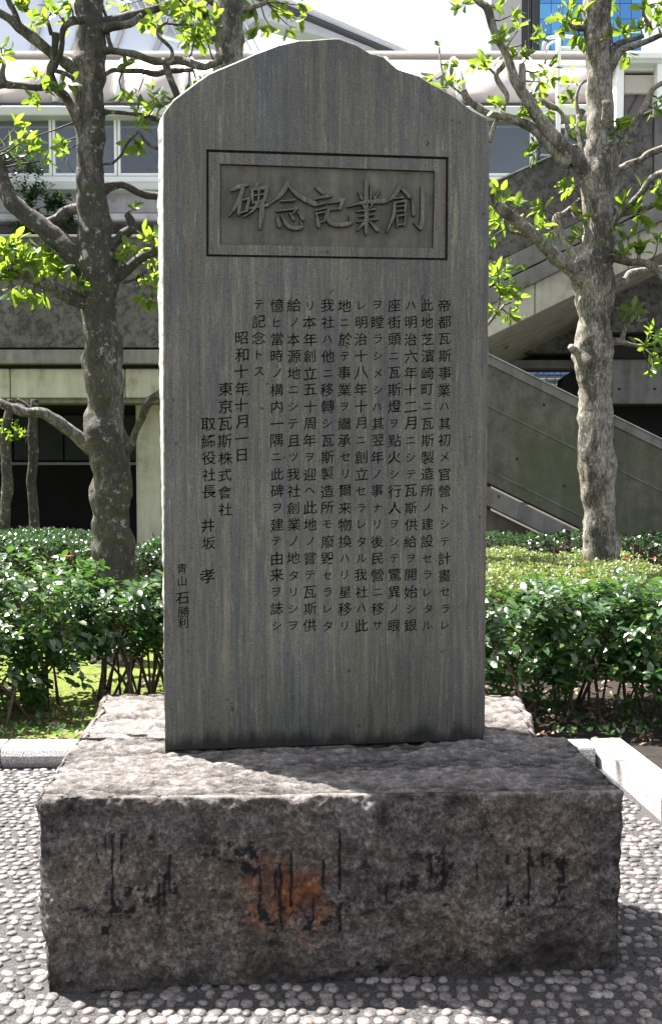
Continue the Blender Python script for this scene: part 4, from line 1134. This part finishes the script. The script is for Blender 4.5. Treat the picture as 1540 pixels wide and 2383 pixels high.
CL_L = Z1([(120,850,4),(60,1000,5),(150,960,7),(250,920,5),(220,1030,7),(130,1060,4),(280,1090,5),(450,950,5),(450,1020,5),(250,540,7),(300,590,6),(235,650,5),(440,580,6),(10,330,5),(20,390,4),(955,870,6),(920,960,8),(820,610,7),(940,620,6),(1040,650,7),(950,760,7),(1000,790,6),(1100,690,6),(1150,700,4),
  (990,150,7),(1060,140,6),(1140,120,6),(1210,180,7),(1320,170,7),(1410,110,8),(1400,260,7),(1320,260,6),(1330,530,6),(1280,570,5),(170,60,8),(220,150,7),(350,60,8),(400,100,7),(110,20,5),(320,150,5),(470,180,4),(850,430,3),(60,1690,7),(130,1760,7),(200,1770,6),(280,1690,5),(350,1720,6),(1000,1620,6),(1050,1610,6),(820,1750,5),(470,20,5),(1080,30,6),(1230,80,6),(700,30,3),(1150,60,5),(900,1420,3),(1280,20,6),(1380,170,5)])
CL_L += Z2([(30,60,7),(100,150,7),(210,150,7),(280,220,6),(60,220,7),(20,330,6),(150,310,6),(330,300,5),(400,340,4),(470,150,6),(520,210,6),(620,240,7),(555,300,5),(360,110,4),(200,450,6),(300,490,4),(410,510,4),(110,470,5),(1110,150,4),(1230,110,4),(1100,200,5),(1290,370,5),(1400,440,6),(1350,540,6),(1380,210,6),(1430,300,6),(660,400,5),(720,430,5),(1440,120,6),(40,120,5),(150,60,6)])
top_L = [(random.uniform(-1.6, .6), random.uniform(6.0, 7.3), random.uniform(5.6, 7.0), 7) for _ in range(26)]
tree('broadleaf_tree', 'left street tree with a knotty grey trunk and pruned side branches', 'trees behind the monument', 7.5, TRUNK_L, BR_L, CL_L, .108, 3, .04, None, top_L)

TRUNK_R = [(1386,-420,20),(1387,-200,25),(1388,0,31),(1390,107,28),(1394,214,29),(1396,322,32),(1393,393,40),(1388,465,34),(1393,536,36),(1385,597,42),(1377,626,48),(1384,682,45),(1383,751,39),(1379,806,46),(1380,833,48),(1384,889,40),(1384,971,38),(1388,1084,42),(1392,1167,36),(1394,1222,39),(1398,1278,40),(1400,1380,43)]
BR_R = [
 [(1385,415,30),(1361,393,24),(1329,358,18),(1293,322,15),(1254,275,14),(1225,229,13),(1197,186,12),(1186,150,10),(1172,114,9),(1154,89,8),(1143,54,10),(1132,18,10),(1111,4,6),(1095,-15,5)],
 [(1214,205,9),(1215,175,8),(1214,150,8)],
 [(1325,385,10),(1310,375,11),(1268,329,11),(1240,300,11),(1204,282,9),(1175,272,9),(1132,261,8),(1104,243,9),(1086,229,8),(1079,211,7)],
 [(1079,222,3),(1043,193,2.5),(1029,168,2),(1022,125,2)],
 [(1138,330,5),(1143,311,5),(1161,268,5),(1179,232,5),(1175,214,6),(1161,193,6),(1154,172,6),(1172,150,6),(1177,111,5)],[(1154,175,4),(1132,154,3)],
 [(1375,660,26),(1345,642,19),(1322,622,17),(1290,597,16),(1255,560,15),(1225,533,14),(1196,510,14),(1165,484,13),(1145,455,12),(1137,430,11),(1110,400,10)],
 [(1240,552,5),(1204,543,4),(1182,536,4),(1172,510,3)],
 [(1436,510,9),(1429,497,8),(1408,454,8),(1383,411,8),(1361,368,9),(1347,322,8),(1347,279,8),(1354,257,9)],
 [(1347,272,5),(1340,232,4),(1350,197,3),(1375,179,3),(1383,150,3)],[(1345,325,6),(1325,311,5),(1315,279,5),(1300,257,5),(1275,243,8),(1258,226,4)],
 [(1400,180,14),(1422,157,9),(1433,136,9),(1451,114,8),(1483,104,7),(1511,93,6),(1550,76,6)],[(1405,140,12),(1418,128,9),(1436,104,8),(1465,93,6),(1497,84,5)],
 [(1410,425,12),(1426,400,9),(1436,358,9),(1454,322,9),(1476,286,8),(1501,243,7),(1519,207,6),(1555,186,6)],
 [(1415,410,14),(1436,397,10),(1461,383,8),(1490,372,7),(1508,358,8),(1555,341,8)],[(1410,465,14),(1433,440,9),(1454,411,6)],
 [(1405,585,14),(1420,560,9),(1427,520,8),(1440,500,8),(1490,450,7),(1515,415,8),(1555,398,9)],[(1440,500,7),(1480,490,6),(1520,478,5),(1550,474,5)],
 [(1363,565,7),(1402,585,9),(1432,596,14),(1460,610,9),(1488,610,8),(1515,618,10),(1529,632,10),(1550,655,9)],
 [(1400,668,14),(1432,660,10),(1454,651,9),(1468,637,9),(1501,629,7),(1550,622,6)],
 [(1400,798,18),(1424,795,11),(1441,795,8),(1468,803,5),(1492,805,4)],[(1446,792,7),(1449,780,6),(1457,756,5),(1482,750,4),(1507,742,3)],
 [(1360,640,12),(1345,622,10),(1333,590,10),(1311,557,9),(1293,511,10),(1311,497,6),(1332,479,5),(1356,459,5)],
 [(1100,800,4),(1134,756,3.5),(1156,723,3.5),(1162,682,3),(1156,635,2.5),(1150,610,2)],[(1154,731,3),(1173,709,2.5)],
 [(1365,830,18),(1350,822,13),(1336,815,10),(1325,806,7)],[(1382,325,10),(1401,310,12),(1410,280,12),(1411,235,11)],
 [(1385,-120,14),(1320,-220,11),(1250,-300,8)],[(1388,-60,16),(1460,-150,12),(1540,-230,9)],
 [(1370,60,10),(1345,65,7),(1325,58,5),(1318,45,4)],
 [(1500,-2,5),(1495,30,4),(1510,60,5)],
]
CL_R = Z5([(330,20,5),(240,30,5),(470,40,4),(480,220,6),(500,270,6),(560,100,7),(600,200,6),(680,260,5),(730,240,5),(560,370,6),(610,330,5),(380,390,7),(350,440,6),(410,450,5),(60,500,6),(110,570,6),(200,560,8),(150,400,4),(90,300,3),(890,160,8),(960,130,6),(930,60,6),(1000,230,6),(1010,90,5),(1210,230,5),(1280,210,7),(1430,60,7),(1470,130,7),(1400,190,7),(1510,170,6),(1310,350,6),(730,530,5),(800,520,6),(790,450,5),(950,640,6),(940,530,5),(800,730,5),(600,740,7),(470,690,5),(690,630,4),(1130,400,4),(960,840,5),(1020,880,4),(730,940,7),(700,1000,6),(910,1150,6),(950,1220,6),(1260,790,6),(1300,830,7),(1240,880,4),(1310,930,6),(1490,700,6),(1520,650,5),(760,1360,8),(720,1460,8),(780,1440,8),(810,1510,7),(520,1290,4),(600,1330,4),(440,1370,5),(480,1440,5),(470,1220,5),(560,1470,4),(1290,1350,7),(1360,1380,8),(1430,1240,7),(1500,1230,6),(1500,1350,7),(1400,1420,6),(1250,1300,6),(1050,1380,4),(1010,1440,4),(990,1550,5),(1170,1500,5),(1260,1480,5),(1510,1570,8),(1390,1640,7),(1080,1600,5),(1270,1660,5),(440,1540,5),(1200,40,3),(1500,20,6)])
CL_R += Z6([(140,250,6),(220,260,6),(170,350,5),(120,310,5),(150,400,5),(260,440,5),(200,480,5),(290,500,4),(110,590,6),(240,630,6),(1250,640,6),(1300,610,4),(1210,690,4),(1380,900,7),(1450,950,8),(1500,860,7),(1490,1010,7),(1440,1080,6),(1420,800,5),(1510,760,5),(1210,120,5),(1340,110,6)])
top_R = [(random.uniform(2.6, 4.8), random.uniform(7.0, 8.4), random.uniform(6.0, 8.0), 7) for _ in range(26)]
rt = tree('broadleaf_tree', 'right street tree with nodes on its trunk, standing out of the clipped azaleas', 'trees behind the monument', 8.6, TRUNK_R, BR_R, CL_R, .117, 5, .04, None, top_R, bark='bark_pale')
# dried creeper on the right trunk's flank
LV = []
for k in range(420):
    x = random.gauss(1421, 4.5) - (k/420)*6; y = random.uniform(612, 800)
    if y > 740 and random.random() < .6: continue
    p = at(x, y, 8.6-.05); LV.append((np.array(p), leaf_frame(rand_unit(), rand_unit()), .022))
leaves_to_objects('creeper_leaf', LV, TS, M['deadleaf'], rt, 0, stuff='dried_creeper')

TRUNK_C = [(536,-300,26),(536,-150,28),(537,0,30),(536,60,30),(533,120,31),(530,180,34),(530,400,38),(530,900,42),(530,1250,45),(530,1330,50)]
BR_C = [[(525,20,8),(500,10,7),(470,-10,6),(440,-30,5)],[(520,62,10),(500,78,9),(490,95,7),(470,85,5)],[(545,30,8),(580,20,6),(620,5,5)],[(520,100,9),(500,80,8),(470,70,7),(440,55,6)],[(535,-100,14),(600,-180,10)],[(535,-150,14),(470,-230,10)]]
CL_C = [(300,8,4),(445,30,8),(470,45,8),(490,60,7),(455,75,6),(478,20,7),(600,62,6),(625,55,7),(655,30,8),(690,45,6),(640,15,7),(590,20,6),(695,12,6),(430,10,7),(410,30,6),(468,100,6),(445,95,5),(672,60,5)]
tree('broadleaf_tree', 'smooth pale trunked tree rising from behind the top of the slab', 'trees behind the monument', 10.0, TRUNK_C, BR_C, CL_C, .14, 9, .04, None, [(random.uniform(-3, 1), random.uniform(9, 11), random.uniform(7, 9), 7) for _ in range(30)], bark='bark_pale')

# slim dark trees at the far left under the walkway
TR_F = [(28,930,9),(22,960,10),(14,1000,11),(14,1060,12),(18,1130,13),(12,1200,13),(10,1262,14)]
t1 = tree('slender_tree', 'slender dark trunk at the far left edge with a tuft of small leaves', 'slender dark trees under the walkway', 10.2, TR_F, [[(20,965,8),(40,945,6),(60,950,5)],[(14,1020,7),(-10,1000,6)]], [(15,985,8),(30,992,8),(8,1005,8),(40,1005,6),(25,1012,7)], .07, 11, .04, bark='bark_shaded')
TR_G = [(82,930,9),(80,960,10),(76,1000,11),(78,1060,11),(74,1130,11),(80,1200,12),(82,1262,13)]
tree('slender_tree', 'slender dark bare trunk second from the left edge, leaning slightly', 'slender dark trees under the walkway', 10.4, TR_G, [[(80,960,7),(62,945,6),(40,930,5)]], [(48,1000,5),(62,1012,4)], .07, 12, .04, bark='bark_shaded')

# ------------------------------------------------------------------ shrubs
def shrub(name, label, group, cx, cy, rx, ry, z0, z1, nsprig, size, mat, nstem, seed, cat='shrub', nobj=300, lump=.18, tip=.07, wsc=1.15, nl=7, inner=.45):
    random.seed(seed); global rng; rng = np.random.default_rng(seed)
    root = empty(name, Vector((cx, cy, SOIL_Z if z0 < 2 else z0)), label, cat, group)
    LV = []; tips = []
    k = 0
    while k < nsprig:
        u = rand_unit()
        if u[2] < -.75: continue
        rad = (inner + (1-inner)*rng.random()**.45)
        f_ = 1 + lump*noise.fractal(Vector(u*2.2)+Vector((seed, 0, 0)), 1, 2, 3)*2
        # box-ish ellipsoid
        q = np.sign(u)*np.abs(u)**.72
        p = np.array([cx + q[0]*rx*rad*f_, cy + q[1]*ry*rad*f_, (z0+z1)/2 + q[2]*(z1-z0)/2*rad*f_])
        if p[2] < .12: continue
        ax = np.array([u[0]*.7, u[1]*.7, abs(u[2])*.6+.75]) + rng.normal(size=3)*.3
        sprig(LV, p, ax, nl, size, tip); tips.append((p, rad)); k += 1
    def keyf(q):
        X, Y_, d = proj(q[0]); return (0 if (-20 < X < 1560) else 1, d - q[0][2]*.6)
    leaves_to_objects('leaf', LV, TS, mat, root, nobj, keyf, wscale=wsc)
    for s in range(nstem):
        bx, by = cx + rng.normal()*rx*.35, cy + rng.normal()*ry*.35
        p, _ = tips[int(rng.integers(len(tips)))]
        a = Vector((bx, by, SOIL_Z-.03)); b_ = Vector(p); 
        mid = a.lerp(b_, .5) + Vector((rng.normal()*.03, rng.normal()*.03, .05)); mid.x = a.x*.6+b_.x*.4
        P = crom([(*a, .011), (*mid, .008), (*b_, .003)], 4)
        v, f = tube([(Vector(q[:3]), q[3]*rng.uniform(.7, 1.2)) for q in P], 6, .15, 20, seed); link('stem', mesh_py('stem', v, f), root, M['twig'], True)
    return root
G = 'broad leaved shrubs along the kerb'
shrub('shrub', 'tall glossy shrub at the left edge, its crown bleached by the sun', G, at(70, 1450, 5.95).x, 6.0, .44, .50, .24, .97, 430, .072, M['leaf'], 14, 21)
shrub('shrub', 'loose airy shrub left of the slab with bare stems over sunlit moss', G, at(285, 1480, 6.15).x, 6.2, .30, .38, .36, .80, 270, .070, M['leaf'], 16, 22)
shrub('shrub', 'small dense shrub touching the left side of the slab', G, at(375, 1500, 6.3).x, 6.35, .22, .3, .26, .82, 150, .068, M['leaf'], 8, 26)
shrub('shrub', 'low dark sprigged shrub at the lower left corner of the garden', G, at(-40, 1560, 5.7).x, 5.75, .42, .4, .06, .66, 300, .068, M['leaf'], 10, 27)
shrub('shrub', 'glossy shrub right of the slab with low hanging sprays over the plinth', G, at(1195, 1520, 5.75).x, 5.85, .36, .40, .14, .80, 380, .068, M['leaf'], 10, 23)
shrub('shrub', 'broad shrub in front of the azaleas with a cluster of reddish stems below', G, at(1385, 1480, 5.6).x, 5.85, .40, .5, .24, .88, 430, .070, M['leaf'], 12, 24)
shrub('shrub', 'shrub at the right edge catching sun on its outer sprays', G, at(1540, 1500, 5.55).x, 5.75, .34, .5, .20, .86, 340, .070, M['leaf'], 12, 25)
# distant small-leaved hedge bank, left, and bush right of the left trunk
def hedge(name, label, group, x0, x1, y0, y1, ztop, zfront, n_, size, mat, seed, cat='hedge', nobj=300, cover=None):
    random.seed(seed); global rng; rng = np.random.default_rng(seed)
    root = empty(name, Vector(((x0+x1)/2, (y0+y1)/2, SOIL_Z)), label, cat, group)
    LV = []
    for k in range(n_):
        if rng.random() < .72:
            x = rng.uniform(x0, x1); y = rng.uniform(y0, y1); lump_ = .055*noise.fractal(Vector((x*2.2, y*2.2, seed)), 1, 2, 3)
            z = ztop + lump_ - abs(rng.normal())*.05
            ed = min(x-x0, x1-x, y-y0, y1-y); z -= .12*max(0, 1-ed/.15)
            ax = np.array([0, 0, 1.]) + rng.normal(size=3)*.5
        else:
            x = rng.uniform(x0, x1); z = rng.uniform(zfront, ztop); y = y0 + abs(rng.normal())*.08 + .05*noise.noise(Vector((x*4, z*4, seed)))
            if rng.random() < .25: x = x0 if rng.random() < .5 else x1; y = rng.uniform(y0, y1)
            ax = np.array([0, -.8, .5]) + rng.normal(size=3)*.5
        rosette(LV, np.array([x, y, z]), ax, 4, size, 1.1, 0)
    def keyf(q):
        X, Y_, d = proj(q[0]); return (0 if (-20 < X < 1560) else 1, d - q[0][2]*1.5)
    leaves_to_objects('leaf', LV, TS, mat, root, nobj, keyf, wscale=1.1)
    # woody inside
    g = MB()
    for k in range(120):
        x = rng.uniform(x0, x1); y = rng.uniform(y0+.03, y1); g.box(x-.006, x+.006, y-.006, y+.006, 0, ztop-.08*rng.random()-.03)
    o = g.build('stems', M['redtwig'], root); o['kind'] = 'stuff'
    return root
xa = at(-60, 1250, 9.3).x
hedge('clipped_hedge', 'clipped dark green hedge with a sunlit top behind the left shrub', 'clipped hedges', at(-90, 1250, 8.8).x, at(222, 1250, 8.8).x, 8.4, 9.7, .86, .15, 3000, .042, M['leafdk'], 31)
hedge('clipped_hedge', 'clipped hedge between the left trunk and the slab, speckled with highlights', 'clipped hedges', at(308, 1300, 8.0).x, at(470, 1300, 8.0).x, 7.8, 9.0, .86, .15, 1500, .040, M['leafdk'], 32)
hedge('azalea_bed', 'wide bed of clipped pale green azaleas right of the slab', None, at(1040, 1300, 7.0).x, at(1680, 1300, 7.0).x, 6.85, 9.5, .70, .15, 9500, .034, M['azalea'], 33, 'azalea bed')
hedge('ground_cover_shrub', 'low dark green shrub strip at the foot of the staircase wall', None, at(1100, 1260, 9.9).x, at(1700, 1260, 9.9).x, 9.6, 10.3, .80, .4, 900, .05, M['leafdk'], 34, 'shrub')
shrub('shrub', 'small leaved bush on the walkway ledge at the far left behind the branches', 'bushes on the walkway ledge', at(30, 400, 12.75).x, 12.78, .42, .12, zy(470, 12.7), zy(340, 12.7), 170, .06, M['leafdk'], 0, 41, nobj=0)
shrub('shrub', 'spiky leaved bush on the walkway ledge beside the left trunk', 'bushes on the walkway ledge', at(100, 470, 12.75).x, 12.78, .38, .12, zy(545, 12.7), zy(440, 12.7), 110, .09, M['leafdk'], 0, 42, nobj=0)
# leaf litter and moss tufts
LV = []
rng = np.random.default_rng(77)
for k in range(2600):
    x = rng.uniform(-2.6, 2.6); y = 5.15 + abs(rng.normal())*.9
    if abs(x) < .5 or y > 8: continue
    LV.append((np.array([x, y, SOIL_Z+.02+.03*rng.random()]), leaf_frame(rng.normal(size=3)*np.array([1, 1, .25]), np.array([0, 0, 1.])+rng.normal(size=3)*.4), rng.uniform(.025, .055)))
lit = empty('leaf_litter', Vector((0, 6, SOIL_Z)), 'fallen brown leaves scattered on the soil under the shrubs', 'leaf litter')
leaves_to_objects('dead_leaf', LV, TS, M['deadleaf'], lit, 0, stuff='fallen_leaves')
wd = empty('ground_weeds', Vector((0, 5.4, SOIL_Z)), 'small green seedlings sprouting from the moss along the kerb', 'weeds')
LV = []
for k in range(260):
    x = rng.choice([rng.uniform(-2.2, -1.0), rng.uniform(1.2, 2.4)]); y = 5.18 + abs(rng.normal())*.35
    rosette(LV, np.array([x, y, SOIL_Z+.05]), np.array([0, 0, 1.]), 4, .038, 1.2, 0)
leaves_to_objects('leaf', LV, TS, M['leaf'], wd, 0, stuff='seedlings')
wd['kind'] = 'stuff'; lit['kind'] = 'stuff'
# camellia petals caught on the leaves
for x, y, Y in ((160, 1296, 6.0), (413, 1000, 0), (1456, 1302, 7.6), (1520, 1302, 7.7), (1352, 1330, 7.2), (302, 1385, 6.3)):
    if not Y: continue
    p = at(x, y, Y); v, f = [], []
    for k in range(5):
        a = k*1.257; fr_ = leaf_frame(np.array([math.cos(a), math.sin(a), .5]), np.array([0, 0, 1.]))
        t_ = TS[0] @ (fr_.T)*.035 + np.array(p); s = len(v); v += [tuple(q) for q in t_]; f += [[int(i)+s for i in q] for q in TS[1]]
    tag(link('red_flower', mesh_py('red_flower', v, f), None, M['petal']), {160: 'red flower on the tall left shrub', 302: 'orange red flower in front of the left trunk', 1456: 'red flower in the azaleas right of the trunk', 1520: 'red flower in the azaleas near the right edge', 1352: 'pinkish red flower low in the azaleas'}[x], 'flower', 'red flowers on the shrubs')
print('objects', len(bpy.data.objects))
